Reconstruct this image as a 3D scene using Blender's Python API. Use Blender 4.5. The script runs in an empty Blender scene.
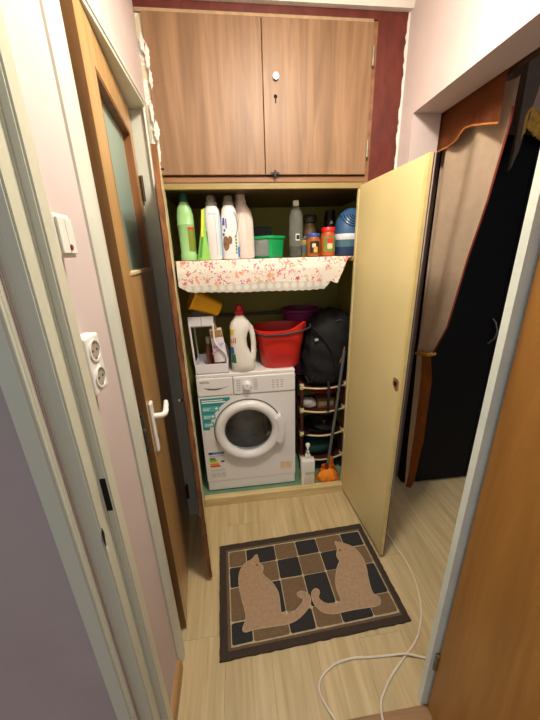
import bpy, bmesh, math, random
from mathutils import Vector, Matrix, Euler
random.seed(7)
S = bpy.context.scene
COL = S.collection
PI = math.pi

# ------------------------------------------------------------------ camera
YAW, PITCH, ROLL = 0.1085, 0.3331, -0.0311
CAM = Vector((-0.0222, -1.6302, 1.5658))
def cam_matrix():
    cy, sy = math.cos(YAW), math.sin(YAW)
    fwd = Vector((sy, cy, 0)); right = Vector((cy, -sy, 0)); up = Vector((0, 0, 1))
    f2 = fwd*math.cos(PITCH) - up*math.sin(PITCH); u2 = up*math.cos(PITCH) + fwd*math.sin(PITCH)
    r3 = right*math.cos(ROLL) + u2*math.sin(ROLL); u3 = u2*math.cos(ROLL) - right*math.sin(ROLL)
    m = Matrix((r3, u3, -f2)).transposed().to_4x4(); m.translation = CAM
    return m
cd = bpy.data.cameras.new('camera'); cam = bpy.data.objects.new('camera', cd); COL.objects.link(cam)
cam.matrix_world = cam_matrix()
cd.sensor_fit = 'VERTICAL'; cd.sensor_height = 36; cd.lens = 301.7/720*36; cd.clip_start = 0.02
S.camera = cam

# ------------------------------------------------------------------ light
w = bpy.data.worlds.new('world'); S.world = w; w.use_nodes = True
w.node_tree.nodes['Background'].inputs[0].default_value = (0.58, 0.62, 0.68, 1)
w.node_tree.nodes['Background'].inputs[1].default_value = 0.34
def point(name, loc, watt, col, rad):
    l = bpy.data.lights.new(name, 'POINT'); l.energy = watt; l.color = col; l.shadow_soft_size = rad
    o = bpy.data.objects.new(name, l); COL.objects.link(o); o.location = loc
    return o
LAMP = (0.24, -0.84)
point('hall_lamp_light', (LAMP[0], LAMP[1], 2.49), 7.5, (1.0, 0.925, 0.80), 0.06)
al = bpy.data.lights.new('hall_lamp_disc', 'AREA'); al.shape = 'DISK'; al.size = .22; al.energy = 7.5; al.color = (1.0, 0.925, 0.80)
ao = bpy.data.objects.new('hall_lamp_disc', al); COL.objects.link(ao); ao.location = (LAMP[0], LAMP[1], 2.555)
vs = S.view_settings
vs.view_transform = 'Standard'; vs.look = 'None'; vs.gamma = 1; vs.use_curve_mapping = False
vs.exposure = 1.25

# ------------------------------------------------------------------ materials
def lin(c):
    return tuple(((v/255)/12.92 if v/255 <= .04045 else ((v/255+.055)/1.055)**2.4) for v in c)
MATS = {}
def newmat(name):
    m = bpy.data.materials.new(name); m.use_nodes = True
    nt = m.node_tree; b = nt.nodes['Principled BSDF']
    return m, nt, b
def mat(name, col, rough=.5, metal=0, var=.08, scale=12, bump=0, spec=.5, trans=0, emit=0, alpha=1, coat=0, ior=1.45):
    """plain colour broken up by a soft noise, optional fine relief"""
    if name in MATS: return MATS[name]
    m, nt, b = newmat(name); N = nt.nodes; L = nt.links
    c = lin(col)
    tc = N.new('ShaderNodeTexCoord'); no = N.new('ShaderNodeTexNoise')
    no.inputs['Scale'].default_value = scale; no.inputs['Detail'].default_value = 4
    L.new(tc.outputs['Object'], no.inputs['Vector'])
    rp = N.new('ShaderNodeValToRGB'); L.new(no.outputs['Fac'], rp.inputs[0])
    rp.color_ramp.elements[0].position = .3; rp.color_ramp.elements[1].position = .7
    rp.color_ramp.elements[0].color = tuple(v*(1-var) for v in c)+(1,)
    rp.color_ramp.elements[1].color = tuple(min(1, v*(1+var)) for v in c)+(1,)
    L.new(rp.outputs[0], b.inputs['Base Color'])
    b.inputs['Roughness'].default_value = rough; b.inputs['Metallic'].default_value = metal
    b.inputs['Specular IOR Level'].default_value = spec
    b.inputs['Transmission Weight'].default_value = trans; b.inputs['IOR'].default_value = ior
    b.inputs['Coat Weight'].default_value = coat
    if bump:
        bp = N.new('ShaderNodeBump'); bp.inputs['Strength'].default_value = bump; bp.inputs['Distance'].default_value = .003
        n2 = N.new('ShaderNodeTexNoise'); n2.inputs['Scale'].default_value = scale*6; n2.inputs['Detail'].default_value = 5
        L.new(tc.outputs['Object'], n2.inputs['Vector']); L.new(n2.outputs['Fac'], bp.inputs['Height']); L.new(bp.outputs[0], b.inputs['Normal'])
    MATS[name] = m
    return m
def wood(name, c1, c2, stretch=(14, 14, 1.2), rough=.4, scale=2.2, coat=0, rnd=0, c3=None, spec=.5):
    if name in MATS: return MATS[name]
    m, nt, b = newmat(name); N = nt.nodes; L = nt.links
    tc = N.new('ShaderNodeTexCoord'); mp = N.new('ShaderNodeMapping'); mp.inputs['Scale'].default_value = stretch
    L.new(tc.outputs['Object'], mp.inputs[0])
    vec = mp.outputs[0]
    if rnd:
        oi = N.new('ShaderNodeObjectInfo'); ad = N.new('ShaderNodeVectorMath'); ad.operation = 'ADD'
        sc = N.new('ShaderNodeVectorMath'); sc.operation = 'SCALE'; sc.inputs['Scale'].default_value = 37
        cx = N.new('ShaderNodeCombineXYZ')
        for i in range(3): L.new(oi.outputs['Random'], cx.inputs[i])
        L.new(cx.outputs[0], sc.inputs[0]); L.new(vec, ad.inputs[0]); L.new(sc.outputs[0], ad.inputs[1]); vec = ad.outputs[0]
    no = N.new('ShaderNodeTexNoise'); no.inputs['Scale'].default_value = scale; no.inputs['Detail'].default_value = 6
    no.inputs['Roughness'].default_value = .6; no.inputs['Distortion'].default_value = .6
    L.new(vec, no.inputs['Vector'])
    rp = N.new('ShaderNodeValToRGB'); L.new(no.outputs['Fac'], rp.inputs[0])
    e = rp.color_ramp.elements
    e[0].position = .32; e[1].position = .66
    e[0].color = lin(c1)+(1,); e[1].color = lin(c2)+(1,)
    if c3:
        k = e.new(.5); k.color = lin(c3)+(1,)
    out = rp.outputs[0]
    if rnd:
        hs = N.new('ShaderNodeHueSaturation'); mr = N.new('ShaderNodeMapRange')
        mr.inputs['To Min'].default_value = 1-rnd; mr.inputs['To Max'].default_value = 1+rnd
        L.new(oi.outputs['Random'], mr.inputs[0]); L.new(mr.outputs[0], hs.inputs['Value']); L.new(out, hs.inputs['Color']); out = hs.outputs[0]
    L.new(out, b.inputs['Base Color'])
    b.inputs['Roughness'].default_value = rough; b.inputs['Coat Weight'].default_value = coat; b.inputs['Coat Roughness'].default_value = .25
    b.inputs['Specular IOR Level'].default_value = spec
    bp = N.new('ShaderNodeBump'); bp.inputs['Strength'].default_value = .12; bp.inputs['Distance'].default_value = .002
    L.new(no.outputs['Fac'], bp.inputs['Height']); L.new(bp.outputs[0], b.inputs['Normal'])
    MATS[name] = m
    return m
def chipped(name, col, chip, amount=.62, scale=9, rough=.45):
    """old paint with flaked patches of its own shape"""
    if name in MATS: return MATS[name]
    m, nt, b = newmat(name); N = nt.nodes; L = nt.links
    tc = N.new('ShaderNodeTexCoord'); no = N.new('ShaderNodeTexNoise'); no.inputs['Scale'].default_value = scale; no.inputs['Detail'].default_value = 7
    no.inputs['Roughness'].default_value = .65
    L.new(tc.outputs['Object'], no.inputs['Vector'])
    rp = N.new('ShaderNodeValToRGB'); L.new(no.outputs['Fac'], rp.inputs[0])
    e = rp.color_ramp.elements; e[0].position = amount; e[1].position = amount+.02
    e[0].color = lin(col)+(1,); e[1].color = lin(chip)+(1,)
    L.new(rp.outputs[0], b.inputs['Base Color']); b.inputs['Roughness'].default_value = rough
    bp = N.new('ShaderNodeBump'); bp.inputs['Strength'].default_value = .35; bp.inputs['Distance'].default_value = .004
    L.new(no.outputs['Fac'], bp.inputs['Height']); L.new(bp.outputs[0], b.inputs['Normal'])
    MATS[name] = m
    return m
def floral(name):
    m, nt, b = newmat(name); N = nt.nodes; L = nt.links
    tc = N.new('ShaderNodeTexCoord')
    col = None
    def layer(base, sc, off, c, thr, ragged):
        mp = N.new('ShaderNodeMapping'); mp.inputs['Location'].default_value = off; L.new(tc.outputs['UV'], mp.inputs[0])
        nz = N.new('ShaderNodeTexNoise'); nz.inputs['Scale'].default_value = sc*2.2; L.new(mp.outputs[0], nz.inputs['Vector'])
        mx = N.new('ShaderNodeMix'); mx.data_type = 'RGBA'; mx.blend_type = 'LINEAR_LIGHT'; mx.inputs[0].default_value = ragged
        L.new(mp.outputs[0], mx.inputs[6]); L.new(nz.outputs['Color'], mx.inputs[7])
        vo = N.new('ShaderNodeTexVoronoi'); vo.inputs['Scale'].default_value = sc; L.new(mx.outputs[2], vo.inputs['Vector'])
        lt = N.new('ShaderNodeMath'); lt.operation = 'LESS_THAN'; lt.inputs[1].default_value = thr; L.new(vo.outputs['Distance'], lt.inputs[0])
        # sparse: keep only some cells
        sp = N.new('ShaderNodeSeparateColor'); L.new(vo.outputs['Color'], sp.inputs[0])
        gt = N.new('ShaderNodeMath'); gt.operation = 'GREATER_THAN'; gt.inputs[1].default_value = .36; L.new(sp.outputs[0], gt.inputs[0])
        mu = N.new('ShaderNodeMath'); mu.operation = 'MULTIPLY'; L.new(lt.outputs[0], mu.inputs[0]); L.new(gt.outputs[0], mu.inputs[1])
        mm = N.new('ShaderNodeMix'); mm.data_type = 'RGBA'; L.new(mu.outputs[0], mm.inputs[0])
        if base is None: mm.inputs[6].default_value = lin((214, 208, 198))+(1,)
        else: L.new(base, mm.inputs[6])
        mm.inputs[7].default_value = lin(c)+(1,)
        return mm.outputs[2]
    col = layer(None, 11, (3.1, 1, 0), (198, 180, 138), .26, .10)
    col = layer(col, 13, (7.7, 2, 0), (160, 132, 92), .20, .16)
    col = layer(col, 30, (1.3, 5, 0), (222, 140, 108), .30, .03)
    col = layer(col, 27, (9.3, 3, 0), (206, 122, 136), .30, .03)
    col = layer(col, 14, (4.3, 8, 0), (186, 66, 96), .19, .10)
    col = layer(col, 24, (2.3, 6, 0), (150, 92, 98), .16, .05)
    L.new(col, b.inputs['Base Color']); b.inputs['Roughness'].default_value = .45
    return m
def lace(name):
    m, nt, b = newmat(name); N = nt.nodes; L = nt.links
    tc = N.new('ShaderNodeTexCoord'); vo = N.new('ShaderNodeTexVoronoi'); vo.inputs['Scale'].default_value = 24; vo.inputs['Randomness'].default_value = .0
    L.new(tc.outputs['UV'], vo.inputs['Vector'])
    rp = N.new('ShaderNodeValToRGB'); L.new(vo.outputs['Distance'], rp.inputs[0])
    e = rp.color_ramp.elements; e[0].position = .25; e[1].position = .45
    e[0].color = lin((206, 204, 196))+(1,); e[1].color = lin((186, 182, 172))+(1,)
    L.new(rp.outputs[0], b.inputs['Base Color']); b.inputs['Roughness'].default_value = .5
    bp = N.new('ShaderNodeBump'); bp.inputs['Strength'].default_value = .3; bp.inputs['Distance'].default_value = .003
    L.new(vo.outputs['Distance'], bp.inputs['Height']); L.new(bp.outputs[0], b.inputs['Normal'])
    return m

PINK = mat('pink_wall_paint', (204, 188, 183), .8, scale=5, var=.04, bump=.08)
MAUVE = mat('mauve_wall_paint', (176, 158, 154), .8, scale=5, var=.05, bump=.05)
WHITE_CEIL = mat('ceiling_paint', (222, 220, 210), .8, var=.03)
FRAMEP = chipped('frame_gloss_paint', (206, 204, 182), (170, 160, 132), .72, 14, .35)
FRAMEP2 = mat('frame_paint_cream', (204, 206, 192), .35, var=.05, scale=8, bump=.1)
CREAMCHIP = chipped('cream_paint_chipped', (204, 196, 164), (226, 224, 216), .5, 12, .6)
YELLOW = mat('yellow_door_paint', (216, 200, 146), .38, var=.05, scale=4, bump=.05)
OLIVE = mat('olive_paint', (164, 158, 78), .6, var=.08, scale=4)
GREENFLOOR = mat('green_paint', (108, 142, 112), .6, var=.12, scale=9)
REDP = wood('red_brown_paint', (80, 29, 22), (106, 44, 32), (6, 6, 3), .45, 3)
CABWOOD = wood('varnished_brown_wood', (112, 82, 54), (148, 114, 82), (10, 10, .7), .5, 2.2, coat=0, c3=(130, 98, 68))
FRAMEWOOD = wood('brown_frame_wood', (118, 80, 52), (150, 108, 74), (1.2, 10, 10), .45)
EDGEWOOD = wood('raw_brown_edge', (78, 44, 20), (150, 96, 50), (20, 20, 3), .75, 3)
DOORWOOD = wood('honey_door_veneer', (168, 128, 76), (198, 160, 106), (9, 9, .7), .36, 2.0, coat=.3, c3=(186, 146, 92))
DOOREDGE = wood('door_edge_wood', (108, 74, 36), (138, 98, 50), (9, 9, .9), .5, 2.4)
ORANGEWOOD = wood('orange_door_veneer', (146, 96, 38), (178, 124, 56), (7, 7, .6), .42, 1.8, coat=.2, c3=(162, 110, 46))
PINE = wood('raw_pine', (196, 170, 116), (226, 204, 152), (2, 14, 14), .65)
LAM = wood('oak_laminate', (182, 160, 116), (212, 190, 146), (16, 1.2, 16), .42, 1.6, rnd=.05, c3=(198, 176, 132), spec=.4)
SUB = mat('dark_joint', (140, 116, 78), .8)
THRESH = wood('threshold_wood', (134, 98, 62), (160, 122, 82), (1.5, 14, 14), .5)
BASEW = wood('baseboard_wood', (160, 122, 76), (188, 150, 98), (12, 1.2, 12), .45)
WPLASTIC = mat('white_plastic', (232, 230, 224), .32, var=.02)
APPL = mat('white_enamel', (228, 226, 226), .28, var=.015, coat=.2)
STEEL = mat('brushed_steel', (150, 150, 150), .35, 1, var=.1)
OLDSTEEL = mat('dull_steel', (140, 134, 112), .45, .8, var=.2, scale=40)
DARK = mat('black_hole', (14, 12, 10), .9)
BLACK = mat('black_fabric', (20, 21, 23), .75, var=.3, scale=14, bump=.3)
BLACKP = mat('black_plastic', (24, 24, 26), .4, var=.1)

# ------------------------------------------------------------------ mesh helpers
class MB:
    def __init__(s): s.bm = bmesh.new()
    def _merge(s, t, mtx=None):
        if mtx is not None: bmesh.ops.transform(t, matrix=mtx, verts=t.verts)
        me = bpy.data.meshes.new('tmp'); t.to_mesh(me); t.free(); s.bm.from_mesh(me); bpy.data.meshes.remove(me); return s
    def box(s, x0, x1, y0, y1, z0, z1, bev=0, seg=2, mtx=None):
        t = bmesh.new(); bmesh.ops.create_cube(t, size=1)
        for v in t.verts: v.co = Vector(((x0+x1)/2+v.co.x*(x1-x0), (y0+y1)/2+v.co.y*(y1-y0), (z0+z1)/2+v.co.z*(z1-z0)))
        if bev: bmesh.ops.bevel(t, geom=t.edges[:], offset=bev, segments=seg, profile=.5, affect='EDGES')
        return s._merge(t, mtx)
    def loft(s, secs, seg=24, n=2.0, caps=True, mtx=None, closed_bottom=True, closed_top=True):
        """secs: (z, rx, ry[, cx, cy]) superellipse rings"""
        t = bmesh.new(); rings = []
        for q in secs:
            z, rx, ry = q[:3]; cx, cy = (q[3], q[4]) if len(q) > 3 else (0, 0)
            ring = []
            for i in range(seg):
                a = 2*PI*i/seg; c, d = math.cos(a), math.sin(a)
                ring.append(t.verts.new((cx+rx*math.copysign(abs(c)**(2/n), c), cy+ry*math.copysign(abs(d)**(2/n), d), z)))
            rings.append(ring)
        for a, b in zip(rings, rings[1:]):
            for i in range(seg): t.faces.new((a[i], a[(i+1) % seg], b[(i+1) % seg], b[i]))
        if closed_bottom: t.faces.new(rings[0][::-1])
        if closed_top: t.faces.new(rings[-1])
        return s._merge(t, mtx)
    def tube(s, pts, r, seg=8, cyclic=False, mtx=None):
        pts = [Vector(p) for p in pts]; t = bmesh.new(); rings = []
        n = len(pts); rr = r if isinstance(r, (list, tuple)) else [r]*n
        up = None
        for i, p in enumerate(pts):
            d = (pts[(i+1) % n]-pts[i-1]) if cyclic else (pts[min(i+1, n-1)]-pts[max(i-1, 0)])
            if d.length < 1e-9: d = Vector((0, 0, 1))
            d.normalize()
            if up is None: up = Vector((0, 0, 1)) if abs(d.z) < .9 else Vector((1, 0, 0))
            a = d.cross(up)
            if a.length < 1e-6: a = d.cross(Vector((0, 1, 0)))
            a.normalize(); b = a.cross(d).normalized(); up = b
            rings.append([t.verts.new(p+(a*math.cos(2*PI*k/seg)+b*math.sin(2*PI*k/seg))*rr[i]) for k in range(seg)])
        m = n if cyclic else n-1
        for i in range(m):
            a, b = rings[i], rings[(i+1) % n]
            for k in range(seg): t.faces.new((a[k], a[(k+1) % seg], b[(k+1) % seg], b[k]))
        if not cyclic: t.faces.new(rings[0][::-1]); t.faces.new(rings[-1])
        return s._merge(t, mtx)
    def prism(s, poly, h0, h1, f=None, bev=0, mtx=None):
        """polygon in (a,b) extruded from h0 to h1; f maps (a,b,h) to xyz"""
        f = f or (lambda a, b, h: (a, b, h)); t = bmesh.new()
        lo = [t.verts.new(f(a, b, h0)) for a, b in poly]; hi = [t.verts.new(f(a, b, h1)) for a, b in poly]
        n = len(poly)
        t.faces.new(lo[::-1]); top = t.faces.new(hi)
        for i in range(n): t.faces.new((lo[i], lo[(i+1) % n], hi[(i+1) % n], hi[i]))
        bmesh.ops.recalc_face_normals(t, faces=t.faces[:])
        if bev: bmesh.ops.bevel(t, geom=list(top.edges), offset=bev, segments=2, profile=.5, affect='EDGES')
        return s._merge(t, mtx)
    def grid(s, fn, nu, nv, thick=0, mtx=None):
        """fn(u,v)->xyz over the unit square; uv layer keeps u,v"""
        t = bmesh.new(); uvl = t.loops.layers.uv.new('UVMap')
        V = [[t.verts.new(fn(i/nu, j/nv)) for j in range(nv+1)] for i in range(nu+1)]
        for i in range(nu):
            for j in range(nv):
                fc = t.faces.new((V[i][j], V[i+1][j], V[i+1][j+1], V[i][j+1]))
                for lp, (a, b) in zip(fc.loops, ((i, j), (i+1, j), (i+1, j+1), (i, j+1))): lp[uvl].uv = (a/nu, b/nv)
        if thick: bmesh.ops.solidify(t, geom=t.faces[:], thickness=thick)
        return s._merge(t, mtx)
    def build(s, name, m, parent=None, loc=None, smooth=False, rot=None, normals=True, kind=None):
        if normals: bmesh.ops.recalc_face_normals(s.bm, faces=s.bm.faces[:])
        me = bpy.data.meshes.new(name); s.bm.to_mesh(me); s.bm.free()
        if m is not None: me.materials.append(m)
        o = bpy.data.objects.new(name, me); COL.objects.link(o)
        if parent: o.parent = parent
        if loc: o.location = loc
        if rot: o.rotation_euler = rot
        if smooth:
            for p in me.polygons: p.use_smooth = True
            try: me.set_sharp_from_angle(angle=math.radians(smooth if smooth is not True else 40))
            except Exception: pass
        if kind: o['kind'] = kind
        return o
def tag(o, label, cat=None, group=None):
    o['label'] = label
    if cat: o['category'] = cat
    if group: o['group'] = group
    return o
def struct(o, label=None, cat=None):
    o['kind'] = 'structure'
    if label: o['label'] = label
    if cat: o['category'] = cat
    return o
def thing(name, loc, label, cat, group=None, rz=0, rot=None):
    o = bpy.data.objects.new(name, None); COL.objects.link(o); o.location = loc
    o.empty_display_size = .05
    o.rotation_euler = rot or (0, 0, rz)
    return tag(o, label, cat, group)
def interp(tab, x):
    if x <= tab[0][0]: return tab[0][1]
    for (a, b), (c, d) in zip(tab, tab[1:]):
        if x <= c: return b+(d-b)*(x-a)/(c-a)
    return tab[-1][1]
def sec_at(secs, z):
    for a, b in zip(secs, secs[1:]):
        if a[0] <= z <= b[0] and b[0] > a[0]:
            k = (z-a[0])/(b[0]-a[0]); A = list(a)+[0, 0][:5-len(a)]; B = list(b)+[0, 0][:5-len(b)]
            return [A[i]+(B[i]-A[i])*k for i in range(5)]
    return list(secs[-1])+[0, 0][:5-len(secs[-1])]
def wrap(secs, a0, a1, z0, z1, n=2.0, off=.0012, nu=12, nv=8):
    """label patch lying on a lofted surface, angles in degrees"""
    def fn(u, v):
        a = math.radians(a0+(a1-a0)*u); z, rx, ry, cx, cy = sec_at(secs, z0+(z1-z0)*v); c, d = math.cos(a), math.sin(a)
        return (cx+(rx+off)*math.copysign(abs(c)**(2/n), c), cy+(ry+off)*math.copysign(abs(d)**(2/n), d), z0+(z1-z0)*v)
    return MB().grid(fn, nu, nv)
def wrap_oval(secs, ac, aw, zc, zh, n=2.0, off=.0014):
    def fn(u, v):
        k = math.sqrt(max(0, 1-(2*u-1)**2)); a = math.radians(ac+aw*(2*u-1)); zz = zc+zh*k*(2*v-1)
        z, rx, ry, cx, cy = sec_at(secs, zz); c, d = math.cos(a), math.sin(a)
        return (cx+(rx+off)*math.copysign(abs(c)**(2/n), c), cy+(ry+off)*math.copysign(abs(d)**(2/n), d), zz)
    return MB().grid(fn, 14, 6)
def text(name, body, size, loc, rot, m, parent=None, ext=.0004, align='CENTER'):
    c = bpy.data.curves.new(name, 'FONT'); c.body = body; c.size = size; c.extrude = ext; c.align_x = align; c.align_y = 'CENTER'; c.resolution_u = 3
    t = bpy.data.objects.new(name, c); COL.objects.link(t)
    dg = bpy.context.evaluated_depsgraph_get()
    me = bpy.data.meshes.new_from_object(t.evaluated_get(dg)); bpy.data.objects.remove(t); bpy.data.curves.remove(c)
    me.materials.clear(); me.materials.append(m)
    o = bpy.data.objects.new(name, me); COL.objects.link(o)
    if parent: o.parent = parent
    o.location = loc; o.rotation_euler = rot
    return o
FRONT = (PI/2, 0, 0)      # text standing up, facing the viewer (-Y)
SIDE = (PI/2, 0, PI/2)    # text standing up, facing +X

# ================================================================== THE ROOM
XL, XR, ZC = -.345, .812, 2.60
# ---- floor with separate laminate planks
fl = MB().box(-.60, 2.30, -1.067, .10, -.03, -.006).build('floor', SUB); struct(fl)
PW = .19
plank_cache = {}
def plank(x0, x1, y0, y1):
    k = (round(x1-x0, 3), round(y1-y0, 3))
    if k not in plank_cache:
        t = MB().box(-k[0]/2+.0003, k[0]/2-.0003, -k[1]/2+.0003, k[1]/2-.0003, -.0058, 0)
        bmesh.ops.bevel(t.bm, geom=[e for e in t.bm.edges if all(v.co.z > -.001 for v in e.verts)], offset=.0006, segments=1, affect='EDGES')
        o = t.build('plank', LAM, fl); plank_cache[k] = o.data
    else:
        o = bpy.data.objects.new('plank', plank_cache[k]); COL.objects.link(o); o.parent = fl
    o.location = ((x0+x1)/2, (y0+y1)/2, 0)
x = .411-PW*5; i = 0
cuts = [-.42, -.75, -.18, -.60, -.30, -.84, -.5, -.22, -.66, -.38, -.8, -.12, -.55, -.3, -.7]
while x < 2.28:
    c = cuts[i % len(cuts)]
    plank(x, x+PW, -1.067, c); plank(x, x+PW, c, .0998)
    x += PW; i += 1
fb = MB().box(-3.0, 3.0, -4.5, -1.15, -.03, -.002).build('floor', THRESH); struct(fb)
th = MB().box(-.36, .60, -1.15, -1.0675, -.03, .004, .002).build('trim_1', THRESH); struct(th)
# ---- ceiling and cornice
struct(MB().box(-.60, 2.30, -1.15, .70, ZC, ZC+.05).build('ceiling', WHITE_CEIL))
cor = [(0, 0), (-.022, 0), (-.03, .02), (-.055, .03), (-.06, .062), (0, .062)]
struct(MB().prism(cor, XL, XR, lambda a, b, h: (h, a-.002, 2.537+b)).build('trim_2', WHITE_CEIL))
# ---- left wall with the opening of the glazed door
DY0, DY1, DZ = -.765, -.06, 2.165
wl = MB().box(XL-.11, XL, -1.067, DY0, 0, ZC).box(XL-.11, XL, DY1+.0065, 0.0, 0, ZC).box(XL-.11, XL, DY0-.0, DY1+.0065, DZ+.0005, ZC)
struct(wl.build('wall_left', PINK))
# ---- right wall with open doorway into the next room
OY0, OY1, OZ = -.95, -.106, 2.14
wr = MB().box(XR, .946, OY1, .08, 0, ZC).box(XR, .946, -1.067, OY0, 0, ZC).box(XR, .946, OY0, OY1, OZ, ZC)
struct(wr.build('wall_right', PINK))
# ---- wall we stand in, between the hall and the nearer room
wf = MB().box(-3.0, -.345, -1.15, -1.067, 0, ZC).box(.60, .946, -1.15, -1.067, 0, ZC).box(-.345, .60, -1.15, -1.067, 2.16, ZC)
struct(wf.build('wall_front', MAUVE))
# ---- next room: back wall, side, ceiling ends
struct(MB().box(.946, 2.30, .075, .13, 0, ZC).build('wall_back', mat('next_room_paint', (150, 130, 116), .85)))
struct(MB().box(2.30, 2.36, -1.15, .13, 0, ZC).build('wall_side', mat('next_room_paint', (150, 130, 116), .85)))

# ---- casing of the glazed door (trim)
tr = MB()
prof = [(DY0-.078, XL), (DY0-.078, XL+.006), (DY0-.066, XL+.012), (DY0-.040, XL+.018), (DY0-.015, XL+.013), (DY0, XL+.006), (DY0, XL-.10), (DY0-.005, XL-.10), (DY0-.005, XL)]
tr.prism(prof, 0, DZ+.07, lambda a, b, h: (b, a, h))
struct(tr.build('trim_3', FRAMEP2, smooth=50))
tr = MB().box(XL-.10, XL+.008, DY1, DY1+.006, 0, DZ, 0)
tr.box(XL-.10, XL-.066, DY1-.012, DY1, 0, DZ-.012)        # rebate stop
tr.box(XL, XL+.008, DY1-.022, -.012, 0, DZ-.0125, .003)
struct(tr.build('trim_4', FRAMEP2))
tr = MB().box(XL-.10, XL+.010, DY0, DY1-.022, DZ-.012, DZ, .002).box(XL-.10, XL, DY1-.022, DY1+.006, DZ-.012, DZ).box(XL, XL+.014, DY0-.075, DY1-.022, DZ, DZ+.016, .004)
struct(tr.build('trim_5', FRAMEP2))
# ---- baseboard between the casing and the near jamb
bb = [(0, 0), (.018, 0), (.018, .045), (.012, .06), (.004, .066), (0, .066)]
struct(MB().prism(bb, -1.067, DY0-.08, lambda a, b, h: (XL+a, h, b)).build('baseboard_left', BASEW))
# ---- jambs of the doorway we look through: rebated, painted
def jamb(name, pts, z1, m):
    return struct(MB().prism(pts, 0, z1).build(name, m))
jl = [(-.300, -1.067), (-.300, -1.100), (-.317, -1.102), (-.317, -1.137), (-.338, -1.139), (-.347, -1.143), (-.347, -1.160), (-.351, -1.166), (-.385, -1.166), (-.385, -1.1505), (-.3455, -1.1505), (-.3455, -1.067)]
jl_o = MB().prism(jl, 0, 2.16); bmesh.ops.bevel(jl_o.bm, geom=[e for e in jl_o.bm.edges if abs(e.verts[0].co.z-e.verts[1].co.z) > 1], offset=.003, segments=2, affect='EDGES')
jamb_left = struct(jl_o.build('trim_6', FRAMEP))
sp_ = MB().box(-.3168, -.303, -1.1030, -1.1012, 1.075, 1.155).build('strike_hole', DARK, jamb_left)
chip = [(1.012, -1.134), (1.045, -1.128), (1.062, -1.132), (1.05, -1.1365), (1.03, -1.1368)]
MB().prism([(b, a) for a, b in chip], -.3172, -.3162, lambda a, b, h: (h, a, b)).build('lock_hole', DARK, jamb_left)
MB().box(-.3166, -.3158, -1.1345, -1.1285, .995, 1.010).build('bare_chip', mat('bare_chip', (228, 224, 206), .8), jamb_left)
jr = [(.552, -1.044), (.61, -1.044), (.61, -1.166), (.594, -1.166), (.594, -1.068), (.552, -1.064)]
struct(MB().prism(jr, 0, 2.16).build('trim_7', mat('frame_gloss_pale', (222, 228, 214), .4, var=.06, scale=10, bump=.25)))

# ---- glazed honey-coloured door, slightly ajar, hinged at its far side
DA = Vector((-.333, -.705, 0)); DB = Vector((-.400, -.078, 0)); DL = (DB-DA).length
ang = math.atan2((DB-DA).y, (DB-DA).x)
door = bpy.data.objects.new('door_1', None); COL.objects.link(door); door.location = DA; door.rotation_euler = (0, 0, ang)
struct(door, 'honey veneer door with frosted green glass pane and white lever handle', 'door')
T = .042                      # local: x along the leaf, y = towards the other room (leaf body 0..T), z up
gx0, gx1, gz0, gz1, ztop = .118, .575, 1.518, 2.05, 2.148
b = MB()
b.box(0.004, gx0, 0, T, .012, ztop).box(gx1, DL, 0, T, .012, ztop).box(gx0, gx1, 0, T, gz1, ztop).box(gx0, gx1, 0, T, .012, gz0)
b.build('leaf', DOORWOOD, door)
MB().box(0, .0042, 0, T, .012, ztop).build('leaf_edge', DOOREDGE, door)
BEAD = wood('brown_glazing_bead', (110, 66, 30), (146, 92, 46), (8, 8, 1), .45)
MB().box(gx0, gx0+.012, .001, .030, gz0, gz1).box(gx1-.012, gx1, .001, .030, gz0, gz1).box(gx0+.012, gx1-.012, .001, .030, gz1-.012, gz1).build('glazing_bead', BEAD, door)
MB().box(gx0-.004, gx1+.004, -.004, .030, gz0, gz0+.012, .002).build('glazing_sill', mat('cream_bead', (206, 190, 150), .5), door)
gm, nt, bs = newmat('frosted_glass')
bs.inputs['Base Color'].default_value = lin((158, 180, 164))+(1,); bs.inputs['Roughness'].default_value = .45; bs.inputs['Transmission Weight'].default_value = .06
nz = nt.nodes.new('ShaderNodeTexNoise'); nz.inputs['Scale'].default_value = 260; bp = nt.nodes.new('ShaderNodeBump'); bp.inputs['Strength'].default_value = .35
nt.links.new(nz.outputs['Fac'], bp.inputs['Height']); nt.links.new(bp.outputs[0], bs.inputs['Normal'])
MB().box(gx0+.001, gx1-.001, .0285, .033, gz0+.002, gz1-.002).build('glass_pane', gm, door)
# lever handle (local -y points into the hall)
h = MB().box(.026, .056, -.012, 0, .915, 1.108, .006, 3).build('handle_plate', WPLASTIC, door)
MB().tube([(.041, -.010, 1.052), (.041, -.038, 1.052), (.047, -.045, 1.053), (.060, -.048, 1.056), (.09, -.047, 1.062), (.115, -.045, 1.068)], [.010, .010, .0105, .010, .009, .008], 10).build('lever', WPLASTIC, h, smooth=60)
MB().box(.039, .043, -.0125, -.0119, .965, .985).build('keyhole', DARK, h)
lp = MB().box(-.0015, .0002, .012, .033, .935, 1.088, .0006, 1).build('latch_plate', OLDSTEEL, door)
MB().box(-.009, -.001, .016, .029, 1.005, 1.03, .002).build('latch_bolt', STEEL, lp)
for zz in (.944, 1.078):
    MB().loft([(0, .0032, .0032), (.0008, .0028, .0028)], 10, mtx=Matrix.Translation((-.0016, .0225, zz)) @ Matrix.Rotation(-PI/2, 4, 'Y')).build('screw', DARK, lp)
for zz in (1.86, .20):
    MB().tube([(DL+.001, -.009, zz-.05), (DL+.001, -.009, zz+.05)], .0065, 10).box(DL-.012, DL+.001, -.003, 0, zz-.045, zz+.045).build('hinge', mat('dark_hinge', (86, 66, 46), .5, .5), door, smooth=40)

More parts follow.
